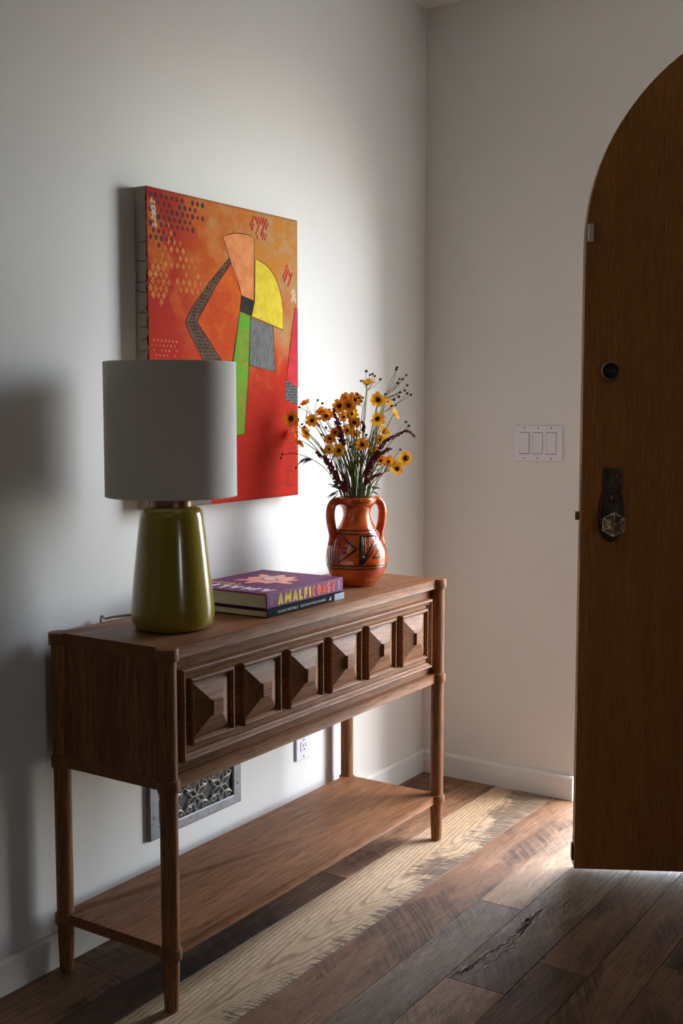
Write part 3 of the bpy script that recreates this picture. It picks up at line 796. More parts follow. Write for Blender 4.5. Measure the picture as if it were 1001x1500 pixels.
# ------------------------------------------------------------------ painting
PX0, PX1, PZ0, PZ1, PY = -1.3694, -.7774, .9945, 1.7401, -.0388
PWd, PHt = PX1-PX0, PZ1-PZ0
pa = thing('abstract_painting', ((PX0+PX1)/2, 0, PZ0), 'large red and orange abstract canvas hanging on the left wall', 'painting')
t = NT('painted_ground'); p = t.pos(); X, Y, Z = t.sep(p)
u = t.math('DIVIDE', t.math('SUBTRACT', X, PX0), PWd); v = t.math('DIVIDE', t.math('SUBTRACT', Z, PZ0), PHt)
n1 = t.noise(p, 6.5, 5, .6, .6); n2 = t.noise(t.vadd(p, (3, 1, 7)), 14, 5, .65); n3 = t.noise(p, 110, 3, .7)
och = t.mr(t.math('ADD', t.math('ADD', t.math('MULTIPLY', u, .75), v), t.math('MULTIPLY', t.math('SUBTRACT', n1, .5), .9)), 1.10, 1.42, 0, 1, True)
red = t.mr(t.math('ADD', v, t.math('MULTIPLY', t.math('SUBTRACT', n1, .5), .8)), .34, .80, 1, 0, True)
c = t.mix(t.mr(n2, .38, .62, 0, 1, True), (.52, .085, .012), (.60, .16, .02))
c = t.mix(red, c, (.50, .022, .008))
lr = t.math('MULTIPLY', t.mr(u, .12, .38, 1, 0, True), t.mr(n1, .36, .52, 0, 1, True))
c = t.mix(t.math('MULTIPLY', lr, .9), c, (.42, .015, .012))
c = t.mix(t.math('MULTIPLY', och, .9), c, t.mix(t.mr(n2, .4, .62, 0, 1, True), (.55, .22, .035), (.46, .29, .13)))
c = t.mix(t.math('MULTIPLY', t.mr(n3, .55, .75, 0, 1, True), .25), c, (.20, .05, .02))
edge_d = t.math('MINIMUM', t.math('MINIMUM', u, t.math('SUBTRACT', 1.0, u)), t.math('MINIMUM', v, t.math('SUBTRACT', 1.0, v)))
c = t.mix(t.math('MULTIPLY', t.mr(edge_d, 0, .010, 1, 0), .55), c, (.10, .02, .012))
t.bump(t.math('ADD', t.math('MULTIPLY', n3, .5), n2), .25, .001)
M_GROUND = t.done(c, .75, Specular_IOR_Level=.08)
t = NT('raw_canvas_edge'); p = t.pos(); M_CANV = t.done(t.mix(t.noise(p, 40, 4), (.56, .50, .40), (.40, .35, .27)), .85)
bm = bmesh.new(); box(bm, PX0, PX1, PY, -.0015, PZ0, PZ1, .0015, 2)
mk('canvas', bm, M_CANV, pa)
bm = bmesh.new(); box(bm, PX0+.0006, PX1-.0006, PY-.0006, PY+.004, PZ0+.0006, PZ1-.0006)
fc = mk('painted_face', bm, M_GROUND, pa)
def paint(name, c1, c2, scale=30, rough=.45, stretch=(1, 1, 1), fine=.3):
    t = NT(name); q = t.vmul(t.pos(), stretch); a = t.noise(q, scale, 4, .6); b = t.noise(q, scale*9, 3, .6)
    k = t.math('ADD', t.math('MULTIPLY', a, 1-fine), t.math('MULTIPLY', b, fine))
    t.bump(b, .2, .0006); return t.done(t.mix(t.mr(k, .38, .62, 0, 1, True), c1, c2), .75, Specular_IOR_Level=.08)
MP = dict(peach=paint('peach_paint', (.80, .30, .11), (.68, .22, .07)), dark=paint('charcoal_paint', (.035, .032, .028), (.022, .02, .018)),
          yellow=paint('yellow_paint', (.80, .63, .05), (.66, .48, .03)), grey=paint('grey_hatched_paint', (.21, .21, .20), (.12, .12, .115), 60, stretch=(6, 1, 1)),
          green=paint('green_paint', (.10, .40, .025), (.17, .30, .03), 26), orange=paint('deep_orange_paint', (.66, .125, .010), (.52, .06, .008), 12),
          pink=paint('rose_paint', (.66, .045, .06), (.52, .03, .04)), band=paint('olive_band_paint', (.16, .085, .05), (.11, .06, .04), 60),
          line=paint('dark_outline_paint', (.07, .02, .012), (.04, .012, .008)), dot=paint('slate_dot_paint', (.055, .045, .055), (.12, .03, .03), 40),
          lozenge=paint('light_orange_paint', (.66, .24, .05), (.50, .12, .02), 40), rdot=paint('dark_red_paint', (.24, .012, .008), (.33, .03, .012), 40), redd=paint('scarlet_paint', (.50, .03, .012), (.40, .02, .01), 40),
          white=paint('cream_paint', (.72, .62, .50), (.66, .36, .22), 90), lime=paint('lime_scumble', (.30, .42, .05), (.20, .36, .03), 80))
SH = dict(orange=[(.303,.602),(.315,.605),(.346,.527),(.339,.485),(.306,.352),(.272,.351),(.172,.448),(.242,.538)],
    band=[(.297,.613),(.305,.602),(.242,.538),(.172,.454),(.176,.439),(.226,.395),(.290,.332),(.215,.330),(.148,.414),(.129,.446),(.149,.475),(.22,.547)],
    peach=[(.273,.663),(.293,.671),(.318,.677),(.34,.680),(.378,.681),(.401,.674),(.398,.516),(.347,.525)],
    yellow=[(.404,.622),(.426,.620),(.446,.614),(.468,.603),(.486,.589),(.502,.568),(.512,.549),(.520,.526),(.525,.501),(.525,.448),(.388,.475),(.401,.516)],
    grey=[(.382,.472),(.48,.454),(.488,.336),(.377,.35)], green=[(.339,.485),(.383,.476),(.374,.342),(.355,.174),(.278,.164),(.3,.311)],
    dark=[(.347,.525),(.399,.515),(.388,.477),(.339,.486)],
    pink=[(.580,.512),(.5908,.510),(.5908,.295),(.539,.314),(.556,.404)])
def shape(nm, pts, mat, lay, outline=True, parent=None):
    y = PY-.0006-.0002*lay
    bm = bmesh.new(); prism(bm, [(PX0+a, PZ0+b) for a, b in pts], y, y+.0012, 'y')
    o = mk(nm, bm, mat, parent or pa)
    if outline:
        bm = bmesh.new()
        tube(bm, [(PX0+a, y, PZ0+b) for a, b in pts], .0011, 5, closed=True, flat=((0, 1, 0), .35)); mk('outline', bm, MP['line'], o)
    return o
names = dict(orange='orange_field', band='patterned_band', peach='peach_wedge', yellow='yellow_quarter', grey='grey_block', green='green_strip', dark='charcoal_square', pink='rose_strip')
made = {}
for i, k in enumerate(('orange', 'band', 'peach', 'yellow', 'grey', 'green', 'dark', 'pink')):
    made[k] = shape(names[k], SH[k], MP[k], 1+i*.15)
M_MESHD = MP['dot']
sm1 = shape('netted_patch', [(.537,.313),(.5905,.297),(.5905,.246),(.531,.263)], MP['grey'], 1.2, False)
sm2 = shape('netted_patch', [(.05,.038),(.221,.022),(.216,.0006),(.05,.0006)], MP['grey'], 1.2, False)
def inside(pt, poly):
    x, y = pt; r = False
    for i in range(len(poly)):
        (x1, y1), (x2, y2) = poly[i-1], poly[i]
        if (y1 > y) != (y2 > y) and x < (x2-x1)*(y-y1)/(y2-y1)+x1: r = not r
    return r
def dots(nm, test, x0, x1, z0, z1, st, r, mat, lay, keep=1.0, lozenge=False, parent=None, sz=1.0, jit=0.0):
    bm = bmesh.new(); y = PY-.0006-.0002*lay; j = 0; z = z0
    while z < z1:
        x = x0+(st/2 if j % 2 else 0)
        while x < x1:
            k = keep(x, z) if callable(keep) else keep
            if test(x, z) and random.random() < k:
                rr = r*random.uniform(.8, 1.1); n = 4 if lozenge else 7
                prism(bm, [(min(PX1-.0008, max(PX0+.0008, PX0+x+rr*cos(2*PI*i/n)*(.75 if lozenge else .9))), PZ0+z+rr*sin(2*PI*i/n)*sz) for i in range(n)], y, y+.0010, 'y')
            x += st
        z += st*.87; j += 1
    return tag(mk(nm, bm, mat, parent or pa), kind='stuff')
dots('stencilled_dots', lambda x, z: x > .008 and z < PHt-.008 and z > .60+x*.35 and (x < .20), .012, .20, .60, .74, .0185, .0062, MP['dot'], 1.2, lambda x, z: .95 if x+(.745-z)*.5 < .20 else .3, sz=1.1)
dots('lozenge_lattice', lambda x, z: abs(x-.02-(.67-z)*1.0) < .06 and z < .67, .03, .25, .52, .67, .021, .0095, MP['lozenge'], 1.0, .85, True)
dots('lozenge_lattice', lambda x, z: (x-.04)**2+((z-.535)/1.5)**2 < .0012, .0, .08, .47, .60, .018, .011, MP['lozenge'], 1.0, 1, True)
dots('pale_spots', lambda x, z: x < .10 and .34 < z < .40, .012, .10, .34, .40, .013, .0032, MP['lozenge'], 1.1, .8)
dots('scarlet_print', lambda x, z: ((x-.425)/.045)**2+((z-.705)/.03)**2 < 1, .37, .48, .66, .74, .011, .0042, MP['redd'], 1.0, .75, sz=1.5)
dots('scarlet_print', lambda x, z: ((x-.544)/.026)**2+((z-.592)/.026)**2 < 1, .51, .58, .56, .63, .011, .0046, MP['redd'], 1.0, .85, sz=1.4)
dots('cream_print', lambda x, z: ((x-.572)/.014)**2+((z-.542)/.02)**2 < 1, .555, .59, .52, .57, .007, .003, MP['white'], 1.0, .8, sz=1.4)
dots('cream_scratch', lambda x, z: abs(x-.018-(.72-z)*.15) < .008 and .655 < z < .72, .005, .05, .655, .72, .006, .0028, MP['white'], 1.4, .65, sz=1.7)
dots('dark_red_print', lambda x, z: x > .53 and x > .53+(z-.06)*.02, .53, .586, .03, .24, .0145, .0048, MP['rdot'], 1.0, .85, sz=1.3)
dots('band_mesh', lambda x, z: inside((x, z), SH['band']) and inside((x-.006, z), SH['band']) and inside((x+.006, z), SH['band']), .13, .31, .335, .61, .0098, .0036, MP['dark'], 1.5, 1, parent=made['band'])
dots('patch_mesh', lambda x, z: inside((x, z), [(.537,.313),(.5905,.297),(.5905,.246),(.531,.263)]), .531, .589, .246, .313, .0085, .0032, MP['dark'], 1.5, 1, parent=sm1)
dots('patch_mesh', lambda x, z: x < .216, .055, .216, .004, .030, .0085, .0030, MP['band'], 1.5, 1, parent=sm2)
# scumbled lime strokes on the green strip
bm = bmesh.new()
for i in range(420):
    z = random.uniform(.18, .45); x = random.uniform(.335, .378)-(.40-z)*.06
    if not inside((x, z), SH['green']) or not inside((x+.006, z), SH['green']): continue
    a = random.uniform(.001, .0035)
    prism(bm, [(PX0+x-a, PZ0+z-.0008), (PX0+x+a, PZ0+z-.0003), (PX0+x+a, PZ0+z+.0008), (PX0+x-a, PZ0+z+.0005)], PY-.0006-.0002*2.2, PY-.0006, 'y')
tag(mk('lime_scumble', bm, MP['lozenge'], made['green']), kind='stuff')
bm = bmesh.new()
for k in range(5):
    c0 = (.33, .12+.0*k); R = .19+k*.012
    tube(bm, [(PX0+c0[0]+R*cos(a), PY-.0007, PZ0+c0[1]+R*sin(a)) for a in [.55+i*.09 for i in range(9)]], .0009, 4, flat=((0, 1, 0), .3))
tag(mk('scratched_arcs', bm, MP['redd'], pa), kind='stuff')
bm = bmesh.new()
pts = [(.44+i*.006, .035+.006*sin(i*1.9)+.003*sin(i*4.1)) for i in range(18)]
tube(bm, [(PX0+a, PY-.0008, PZ0+b) for a, b in pts], .0007, 4, flat=((0, 1, 0), .3)); mk('signature_scrawl', bm, MP['rdot'], pa)
# paint drips running round the raw edge
for z, b in ((.62, 0), (.575, .004), (.53, -.002), (.50, .012), (.47, -.01), (.455, .006), (.425, 0), (.40, -.004), (.375, -.006), (.28, .004), (.2, 0)):
    bm = bmesh.new(); L = random.uniform(.018, .034)
    tube(bm, catmull([(PX0-.0002, PY+.001, PZ0+z+.004), (PX0-.0003, PY+.008, PZ0+z+b*.4), (PX0-.0003, PY+L*.7, PZ0+z+b*.6), (PX0-.0002, PY+L, PZ0+z+b)], 5), .0009, 5, flat=((1, 0, 0), .4))
    mk('paint_drip', bm, MP['line'], pa)
bm = bmesh.new()
for i in range(34):
    z = PHt*(i+random.random())/34; a = random.uniform(.0015, .005)
    prism(bm, [(PY-.0008, PZ0+z-.012), (PY+a*.5, PZ0+z-.010), (PY+a, PZ0+z), (PY+a*.6, PZ0+min(PHt-z-.0008, .011)+z), (PY-.0008, PZ0+z+min(PHt-z-.0008, .012))], PX0-.0004, PX0+.0005, 'x')
tag(mk('paint_edge', bm, MP['rdot'], pa), kind='stuff')

# ------------------------------------------------------------------ vase
VC = Vector((-.752, -.215, 0))
PM = 1/538.0
t = NT('orange_glaze'); p = t.obj(); n1 = t.noise(p, 14, 4, .6, .8); n2 = t.noise(t.vmul(p, (1, 1, 4)), 22, 3)
c = t.mix(t.mr(n1, .35, .65, 0, 1, True), (.62, .115, .012), (.44, .042, .008)); c = t.mix(t.math('MULTIPLY', t.mr(n2, .55, .7, 0, 1, True), .6), c, (.66, .20, .025))
t.bump(n1, .15, .004); M_VASE = t.done(c, .14, Coat_Weight=.6, Coat_Roughness=.06)
M_VLINE = plain('black_brown_slip', (.030, .012, .007), .22, .2, 40)
va = thing('two_handled_vase', (VC.x, VC.y, ZT), 'orange glazed two-handled pottery vase with black linear motifs', 'vase')
vprof = [(.0, 0.0003), (.046, .0003), (.0505, .003), (.0555, .009), (.0690, .024), (.0790, .044), (.0838, .064), (.0843, .080), (.0815, .098), (.0755, .115), (.0680, .130), (.0590, .145), (.0490, .160), (.0420, .173), (.0378, .186), (.0372, .196), (.0400, .207), (.0450, .215),
         (.0505, .221), (.0530, .228), (.0525, .235), (.0490, .2385), (.0440, .2385), (.0400, .234), (.0370, .225), (.0330, .205), (.0345, .185), (.045, .16), (.065, .12), (.0790, .08), (.070, .035), (.045, .010), (0, .009)]
def vr(z):
    out = vprof[1:20]
    for (r0, z0), (r1, z1) in zip(out, out[1:]):
        if z0 <= z <= z1: return r0+(r1-r0)*(z-z0)/(z1-z0+1e-9)
    return .08
bm = bmesh.new()
fine_ = catmull([(r, z, 0) for r, z in vprof[1:-1]], 3)
lathe(bm, [(max(.002, q.x), ZT+q.y) for q in fine_], (VC.x, VC.y), 56)
vb = mk('vase_body', bm, M_VASE, va, smooth=60)
TOC = (CAM-VC); TOC.z = 0; TOC.normalize()
HA = (RT*cos(math.radians(-22))+FH*sin(math.radians(22))).normalized()    # right handle leans away, left one comes forward
for s in (-1, 1):
    d = HA*s; bm = bmesh.new()
    ctr = [(.044, .229), (.060, .228), (.0715, .218), (.0765, .198), (.0755, .176), (.0715, .155), (.068, .138), (.070, .122), (.0745, .108)]
    pts = catmull([VC+d*a+Vector((0, 0, ZT+b)) for a, b in ctr], 4)
    side = d.cross(Vector((0, 0, 1)))
    tube(bm, pts, [.0105+.002*sin(PI*i/(len(pts)-1)) for i in range(len(pts))], 12)
    mk('handle', bm, M_VASE, va, smooth=60)
CXV, HWV = 485.0, 0.0
def vpt(px, py):
    """point on the vase wall from the drawing's own x (mm-like units across the front) and height"""
    z = (1405-py)*.000205; r = vr(z)
    uu = max(-.985, min(.985, (px-CXV)*.000205/r))
    d = TOC*math.sqrt(1-uu*uu)+RT*uu
    return VC+d*(r+.0003)+Vector((0, 0, ZT+z))
def vline(pts, w, wav=0.0):
    dense = []
    for (x0, y0), (x1, y1) in zip(pts, pts[1:]):
        m = max(3, int(math.hypot(x1-x0, y1-y0)/14))
        for i in range(m): dense.append((x0+(x1-x0)*i/m, y0+(y1-y0)*i/m+(wav*sin((x0+(x1-x0)*i/m)*.16) if wav else 0)))
    dense.append(pts[-1])
    tube(bmV, [vpt(*q) for q in dense], w*1.3, 6, flat=(lambda p: (p-VC-Vector((0, 0, p.z))), .35))
bmV = bmesh.new()
vline([(200, 665), (800, 665)], .0016, 6); vline([(200, 708), (800, 708)], .0018, 5)
vline([(90, 1112), (885, 1108)], .0018, 7); vline([(100, 1150), (880, 1146)], .0020, 8)
vline([(275, 735), (490, 890), (240, 1075)], .0022); vline([(275, 735), (258, 1070)], .0013)
vline([(300, 900), (325, 870), (350, 900), (330, 950), (300, 940), (300, 900)], .0016); vline([(345, 890), (375, 840)], .0012)
vline([(545, 735), (535, 1100)], .0034); vline([(565, 760), (560, 1080)], .0024); vline([(590, 745), (590, 980)], .0016); vline([(540, 740), (745, 735)], .0030)
vline([(745, 740), (735, 800), (600, 985), (540, 1095)], .0024); vline([(690, 745), (665, 790), (690, 850), (620, 900)], .0013); vline([(655, 745), (640, 870)], .0012)
vline([(815, 725), (790, 800), (560, 1085)], .0022)
vline([(880, 850), (760, 930), (690, 1010), (850, 1000)], .0016); vline([(700, 1020), (730, 985), (770, 1020), (800, 940), (835, 1000)], .0016)
vline([(845, 870), (850, 1020)], .0016); vline([(872, 870), (875, 1010)], .0012)
for xx in (108, 140, 172, 205, 235): vline([(xx+20, 800), (xx-4, 960), (xx+14, 1105)], .0013)
mk('painted_motif', bmV, M_VLINE, vb, smooth=60)

# ------------------------------------------------------------------ cut flowers
def bp(x, y, dep=0.0):
    """bouquet drawing units (1 = 0.21 px of the photograph) to a point in the room; dep is metres away from the viewer"""
    k = .21*PM
    px = 410+x*.21-524.0; py = 530+y*.21
    return VC+RT*(px*PM)+FH*dep+Vector((0, 0, 1.235-(py-600)*PM))
MOUTH = VC+Vector((0, 0, ZT+.232))
M_STEM = plain('green_stem', (.27, .34, .07), .6, .2, 60); M_STEMD = plain('dark_stem', (.06, .065, .03), .6, .2, 60)
def thin(m, k=.5):
    nt = m.node_tree; b = nt.nodes['Principled BSDF']; out = [n for n in nt.nodes if n.type == 'OUTPUT_MATERIAL'][0]
    tr = nt.nodes.new('ShaderNodeBsdfTranslucent'); mx = nt.nodes.new('ShaderNodeMixShader'); mx.inputs[0].default_value = k
    src = b.inputs['Base Color'].links[0].from_socket
    nt.links.new(src, tr.inputs['Color']); nt.links.new(b.outputs[0], mx.inputs[1]); nt.links.new(tr.outputs[0], mx.inputs[2]); nt.links.new(mx.outputs[0], out.inputs[0])
    return m
M_PETY = paint('yellow_orange_petal', (.88, .48, .04), (.85, .36, .02), 120, .6); M_PETO = paint('orange_petal', (.82, .33, .025), (.70, .21, .015), 120, .6)
thin(M_PETY, .55); thin(M_PETO, .5); thin(M_STEM, .5)
M_DISC = plain('maroon_disc', (.075, .012, .010), .8, .3, 400); M_BUD = plain('dark_bud', (.035, .028, .018), .6, .2, 200)
M_AMA = plain('burgundy_tassel', (.20, .016, .045), .75, .3, 300); M_LEAF = plain('narrow_leaf', (.05, .062, .022), .6, .2, 100)
def stem_path(tip, spread=.6, bow=.15):
    side = (tip-MOUTH); h = Vector((side.x, side.y, 0))
    m = MOUTH+h*0.0
    d = Vector((h.x, h.y, 0)); L = d.length
    off = d/L*min(.030, L*.28) if L > 1e-6 else Vector((0, 0, 0))
    m = MOUTH+off+Vector((random.uniform(-.010, .010), random.uniform(-.010, .010), 0))
    fl = VC+Vector((-off.x*.9, -off.y*.9, ZT+.03))
    mid = m+(tip-m)*.55+Vector((0, 0, .02))-h*bow*.3
    return catmull([fl, m, mid, tip], 6), m
def petal_head(bmP, bmD, c, nrm, R, n=8, droop=0.0, close=0.0):
    nrm = nrm.normalized(); u = nrm.orthogonal().normalized(); v = nrm.cross(u); ph = random.random()*6
    for k in range(n):
        a = ph+2*PI*k/n+random.uniform(-.1, .1); d = u*cos(a)+v*sin(a); sd = nrm.cross(d)
        L = R*random.uniform(.8, 1.15); wd = R*.31
        lift = random.uniform(-.12, .18)+close
        def P(l, s, h): return c+d*(l*L)+sd*(s*wd)+nrm*(h*R)
        cols = [(.18, .45, .02), (.45, .85, .06+lift*.4), (.78, 1.0, .05+lift-droop*.6), (1.0, .62, .0+lift-droop)]
        rows_ = [[bmP.verts.new(P(l, -w_, h)), bmP.verts.new(P(l, 0, h+.05)), bmP.verts.new(P(l, w_, h))] for l, w_, h in cols]
        rows_.append([bmP.verts.new(P(.93, -.25, lift-droop)), bmP.verts.new(P(1.04, 0, lift-droop)), bmP.verts.new(P(.93, .25, lift-droop))]) if False else None
        for a_, b_ in zip(rows_, rows_[1:]):
            for i in range(2): bmP.faces.new((a_[i], a_[i+1], b_[i+1], b_[i]))
    # disc: a low bumpy dome
    res = bmesh.ops.create_icosphere(bmD, subdivisions=2, radius=R*.27)
    for vtx in res['verts']:
        q = vtx.co.copy(); q *= random.uniform(.85, 1.15)
        vtx.co = c+u*q.x+v*q.y+nrm*(q.z*.55+R*.06)
    # flat dark eye at the petal bases
    for k in range(n):
        a = ph+2*PI*(k+.5)/n; d = u*cos(a)+v*sin(a); sd = nrm.cross(d)
        f = [bmD.verts.new(c+d*(R*.22)+sd*(R*.13)+nrm*(R*.10)), bmD.verts.new(c+d*(R*.22)-sd*(R*.13)+nrm*(R*.10)), bmD.verts.new(c+d*(R*.46)+nrm*(R*.11))]
        bmD.faces.new(f)
RTd, TC = RT, TOC
FL = [  # x, y, size, facing (right, up, to viewer), tone, depth, label
 (95, 408, 52, (-.2, .1, 1), 'o', -.03, 'leftmost open orange daisy, overlapping the painting edge'),
 (190, 308, 36, (-.3, .8, .4), 'o', .01, 'small side-on orange daisy high on the far left of the bouquet'),
 (238, 420, 40, (.1, 0, 1), 'y', -.03, 'open golden daisy second from the left in the bouquet'),
 (160, 565, 42, (-.6, -.7, .3), 'o', -.01, 'drooping orange daisy lowest on the left edge of the bouquet'),
 (200, 505, 40, (-.5, -.2, .6), 'o', .02, 'half-turned orange daisy just above the drooping left one'),
 (335, 395, 48, (-.1, .5, .7), 'o', .02, 'brownish orange daisy left of the tall burgundy tassel'),
 (425, 322, 46, (-.1, .2, 1), 'o', -.02, 'orange daisy leftmost of the crowded top cluster'),
 (468, 275, 42, (0, .5, .8), 'o', .01, 'orange daisy topmost of the crowded left-centre cluster'),
 (532, 280, 44, (.3, .3, .8), 'o', .01, 'orange daisy at the right of the crowded top cluster'),
 (487, 318, 42, (.1, .1, 1), 'o', -.03, 'orange daisy at the front of the crowded top cluster'),
 (612, 175, 52, (.1, .9, .25), 'y', 0, 'topmost golden daisy with long upright petals'),
 (688, 280, 48, (.1, .1, 1), 'y', -.03, 'large open golden daisy below the topmost one'),
 (755, 295, 34, (.6, .4, .5), 'y', .02, 'small side-on golden daisy right of the large open one'),
 (800, 382, 44, (.8, .5, .3), 'y', .0, 'side-on golden daisy highest on the right edge'),
 (685, 408, 44, (-.2, 0, 1), 'y', -.03, 'open golden daisy at the right centre of the bouquet'),
 (722, 505, 46, (.6, .4, .5), 'y', .0, 'tilted golden daisy just above the arching burgundy tassel'),
 (702, 550, 36, (.3, -.2, .8), 'y', .01, 'golden daisy tucked behind the arching burgundy tassel'),
 (395, 500, 34, (-.2, .1, .9), 'o', -.03, 'small orange daisy at left centre beside the tall tassel'),
 (358, 545, 38, (.1, .3, .9), 'o', -.02, 'dark-eyed orange daisy uppermost of the lower left trio'),
 (357, 615, 34, (-.5, 0, .8), 'y', -.04, 'narrow half-turned golden daisy of the lower left trio'),
 (420, 622, 42, (.1, -.1, 1), 'y', -.05, 'open golden daisy at the right of the lower left trio'),
 (525, 432, 40, (.1, -.3, .9), 'o', -.02, 'orange daisy in the very middle of the bouquet'),
 (480, 490, 38, (-.3, .2, .8), 'o', .02, 'orange daisy half hidden in the middle stems'),
 (580, 582, 42, (-.1, -.2, 1), 'o', -.05, 'orange daisy with curled petals facing front at lower centre'),
 (530, 520, 36, (.2, .5, .6), 'o', .02, 'side-on orange daisy just above the curled front one'),
 (658, 628, 34, (.2, .5, .5), 'y', 0, 'small side-on golden daisy low on the right of the stems'),
 (712, 700, 40, (-.2, .5, .6), 'o', .0, 'orange daisy at the left of the low right cluster'),
 (765, 708, 42, (0, .5, .8), 'o', .01, 'orange daisy in the middle of the low right cluster'),
 (820, 748, 40, (.1, -.1, 1), 'y', -.03, 'lowest open golden daisy at the right'),
 (878, 678, 48, (.2, 0, 1), 'y', -.02, 'rightmost large open golden daisy'),
 (300, 365, 38, (-.3, .6, .5), 'o', .03, 'faded orange daisy behind the left side of the bouquet'),
 (125, 500, 36, (-.7, -.3, .3), 'o', .03, 'shaded orange daisy under the leftmost one'),
 (455, 400, 36, (-.1, .4, .7), 'o', .03, 'shaded orange daisy behind the tall burgundy tassel'),
 (510, 375, 38, (.1, .1, .8), 'y', .02, 'golden daisy below the crowded top cluster'),
]
for x, y, sz, nr, tone, dep, lab in FL:
    tip = bp(x, y, dep); R = sz*.21*PM*1.12
    nrm = RT*nr[0]+Vector((0, 0, 1))*nr[1]+TOC*nr[2]
    path, m = stem_path(tip-nrm.normalized()*.004)
    th = thing('daisy_stem', m, lab, 'flower', 'golden daisies in the orange vase')
    bm = bmesh.new(); tube(bm, path, [.0014]*(len(path)-3)+[.0011, .0009, .0009], 5)
    if random.random() < .6:
        a = path[int(len(path)*.62)]; s = random.choice((-1, 1))
        tube(bm, bez(a, a+RT*s*.008+Vector((0, 0, .018)), a+RT*s*.020+Vector((0, 0, .040)), 5), [.0009, .0014, .0018, .0015, .0009, .0003], 4, flat=(tuple(TOC), .3))
    mk('stem', bm, M_STEM, th, smooth=60)
    bmP, bmD = bmesh.new(), bmesh.new()
    petal_head(bmP, bmD, tip, nrm, R, 8, .18 if nr[2] > .8 else .05, .0 if nr[2] > .8 else .35)
    pe = mk('petals', bmP, M_PETY if tone == 'y' else M_PETO, th, smooth=60)
    mk('disc', bmD, M_DISC, pe, smooth=60)

BUDS = [  # branching point, buds, label
 ((255, 365), [(275, 282), (307, 303)], 'pair of dark buds on thin stalks at upper left'),
 ((200, 350), [(150, 330), (168, 447), (185, 465)], 'dark buds beside the leftmost daisies'),
 ((615, 215), [(610, 82), (635, 108), (652, 103), (667, 117), (708, 138), (575, 150)], 'spray of dark buds above the topmost daisy'),
 ((585, 330), [(548, 243), (560, 265), (585, 265), (575, 290)], 'dark buds between the top cluster and the topmost daisy'),
 ((740, 250), [(818, 60), (812, 73)], 'single tall bud stalk reaching highest in the bouquet'),
 ((735, 255), [(885, 110), (838, 138), (858, 140), (825, 165)], 'spray of dark buds at upper right under the tallest stalk'),
 ((745, 265), [(888, 180), (875, 215), (840, 228), (835, 258), (800, 278)], 'spreading bud spray on the far upper right'),
 ((730, 360), [(892, 235), (915, 245), (812, 315), (785, 322)], 'arched pale green stalk with buds on the right edge'),
 ((690, 300), [(740, 240), (680, 232)], 'short pair of buds beside the large open daisy'),
 ((790, 560), [(885, 432), (903, 457)], 'two dark buds above the arching burgundy tassel'),
 ((700, 760), [(660, 885), (850, 625), (640, 725)], 'scattered dark buds low on the right'),
 ((470, 560), [(300, 520), (282, 455), (330, 470)], 'dark buds among the left inner stems'),
 ((540, 560), [(500, 600), (610, 520), (560, 450)], 'dark buds among the middle stems'),
]
for (bx_, by_), bl, lab in BUDS:
    dep = random.uniform(-.02, .03); br = bp(bx_, by_, dep); path, m = stem_path(br)
    th = thing('bud_sprig', m, lab, 'flower', 'budding sprigs in the orange vase')
    bm = bmesh.new(); tube(bm, path, .0011, 5); heads = []
    for q in bl:
        tp = bp(q[0], q[1], dep+random.uniform(-.015, .015))
        tube(bm, bez(br, br+(tp-br)*.5+Vector((0, 0, -.006))+RT*.006*random.choice((-1, 1)), tp, 6), .0007, 4); heads.append(tp)
    mk('stem', bm, M_STEM, th, smooth=60)
    for tp in heads:
        bm = bmesh.new(); ball(bm, tp, .0040*random.uniform(.85, 1.15), 2, (1, 1, .9)); mk('bud', bm, M_BUD, th, smooth=60)

AMA = [([(440, 880), (400, 800), (345, 705), (272, 640)], .0105, 'burgundy tassel leaning low to the left'),
       ([(455, 590), (430, 500), (405, 420), (388, 345)], .0092, 'upright burgundy tassel in the left middle'),
       ([(645, 690), (690, 630), (745, 560), (820, 520), (890, 492), (940, 530)], .0066, 'long burgundy tassel arching to the right'),
       ([(610, 800), (640, 720), (700, 650), (770, 615)], .0100, 'thick burgundy tassel low on the right'),
       ([(600, 850), (640, 815), (705, 780)], .0072, 'short burgundy tassel just above the vase mouth at right'),
       ([(470, 900), (465, 850), (455, 790)], .0085, 'short burgundy tassel just above the vase mouth at left'),
       ([(588, 490), (590, 460), (580, 430)], .0055, 'small burgundy tassel tip among the middle daisies')]
for pts, rr, lab in AMA:
    rr *= 1.4; dep = random.uniform(-.04, -.01); P3 = catmull([bp(a, b, dep) for a, b in pts], 8)
    path, m = stem_path(P3[0])
    th = thing('amaranth_tassel', m, lab, 'flower', 'burgundy tassels in the orange vase')
    bm = bmesh.new(); tube(bm, path+P3[1:], .0012, 5); mk('stem', bm, M_STEMD, th, smooth=60)
    bm = bmesh.new(); n = len(P3)
    for i, c in enumerate(P3):
        tt = i/(n-1); r = rr*(1.0-.55*tt)*(.6+.4*min(1, tt*6))
        for k in range(9):
            d = Vector((random.gauss(0, 1), random.gauss(0, 1), random.gauss(0, 1))).normalized()
            ball(bm, c+d*r*random.uniform(.3, .9), r*random.uniform(.22, .38), 1)
    mk('tassel', bm, M_AMA, th)

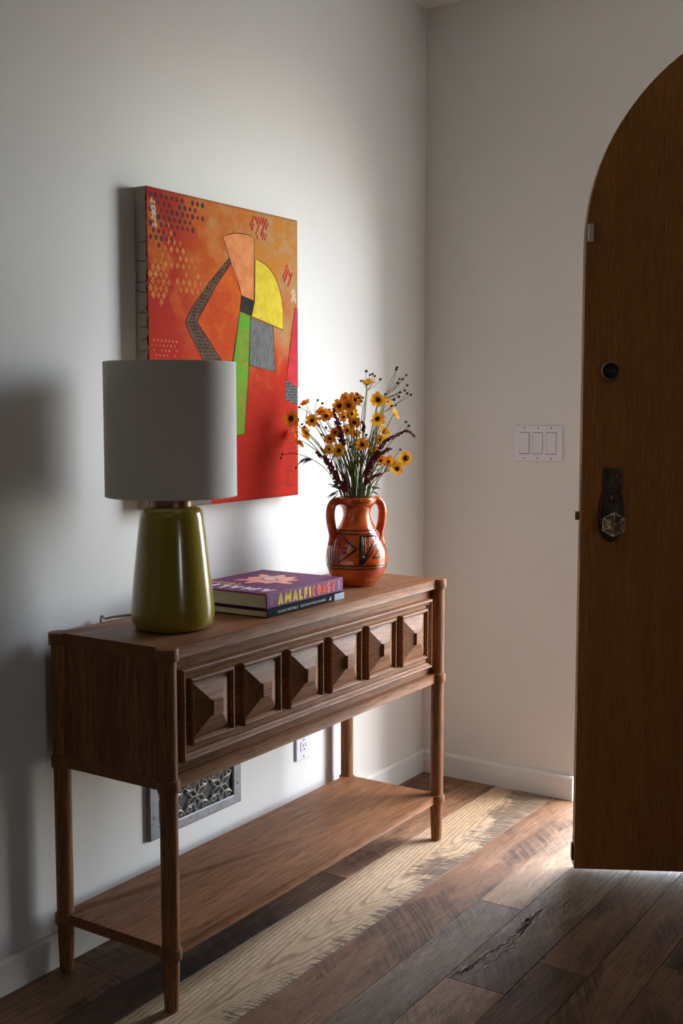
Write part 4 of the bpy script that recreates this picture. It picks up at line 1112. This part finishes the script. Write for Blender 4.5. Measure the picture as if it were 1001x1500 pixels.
def leaf(bm, pts, wd):
    n = len(pts); tube(bm, pts, [max(.0004, wd*sin(PI*min(.96, (i+.6)/n))) for i in range(n)], 4, flat=(tuple(TOC), .35))
SPR = [([(415, 885), (340, 760), (240, 685), (130, 648), (45, 652)], [((240, 685), (160, 690)), ((240, 685), (150, 712)), ((235, 690), (172, 720)), ((200, 672), (130, 735))], [(35, 650), (25, 675), (128, 740)], 'wispy dark sprig reaching left in front of the painting'),
       ([(440, 910), (415, 900), (400, 905)], [((415, 885), (345, 852)), ((418, 890), (362, 872)), ((415, 905), (338, 948)), ((418, 915), (350, 950)), ((420, 920), (335, 1010)), ((425, 905), (400, 840))], [], 'tuft of narrow leaves hanging over the left rim of the vase'),
       ([(640, 920), (660, 890), (690, 850)], [((660, 890), (705, 885)), ((650, 910), (690, 930))], [], 'small leafy sprig at the right rim of the vase')]
for main, lv, buds, lab in SPR:
    dep = -.035; P3 = catmull([bp(a, b, dep) for a, b in main], 6); path, m = stem_path(P3[0])
    th = thing('leafy_sprig', m, lab, 'foliage')
    bm = bmesh.new(); tube(bm, path+P3[1:], .0010, 5); mk('stem', bm, M_STEMD, th, smooth=60)
    for a, b in lv:
        A_, B_ = bp(*a, dep), bp(*b, dep-.01); bm = bmesh.new(); leaf(bm, bez(A_, (A_+B_)/2+Vector((0, 0, .007)), B_, 7), .0019); mk('leaf', bm, M_LEAF, th, smooth=60)
    for q in buds:
        bm = bmesh.new(); ball(bm, bp(*q, dep), .0034, 2); mk('bud', bm, M_BUD, th, smooth=60)
# plain filler stems between the flowers
for i in range(16):
    x = 400+i*18+random.uniform(-8, 8); tp = bp(545+(x-545)*1.25, random.uniform(480, 700), random.uniform(-.03, .04))
    path, m = stem_path(tp)
    th = thing('green_stalk', m, 'thin leafy green stalk in the middle of the bouquet', 'foliage', 'bare green stalks in the orange vase')
    bm = bmesh.new(); tube(bm, path, [.0016]*(len(path)-2)+[.001, .0005], 5); mk('stem', bm, M_STEM, th, smooth=60)
    for k in range(2):
        a = path[int(len(path)*random.uniform(.45, .8))]; s = random.choice((-1, 1))
        bm = bmesh.new(); leaf(bm, bez(a, a+RT*s*.010+Vector((0, 0, .02)), a+RT*s*.018+Vector((0, 0, .045)), 6), .0020); mk('leaf', bm, M_STEM, th, smooth=60)
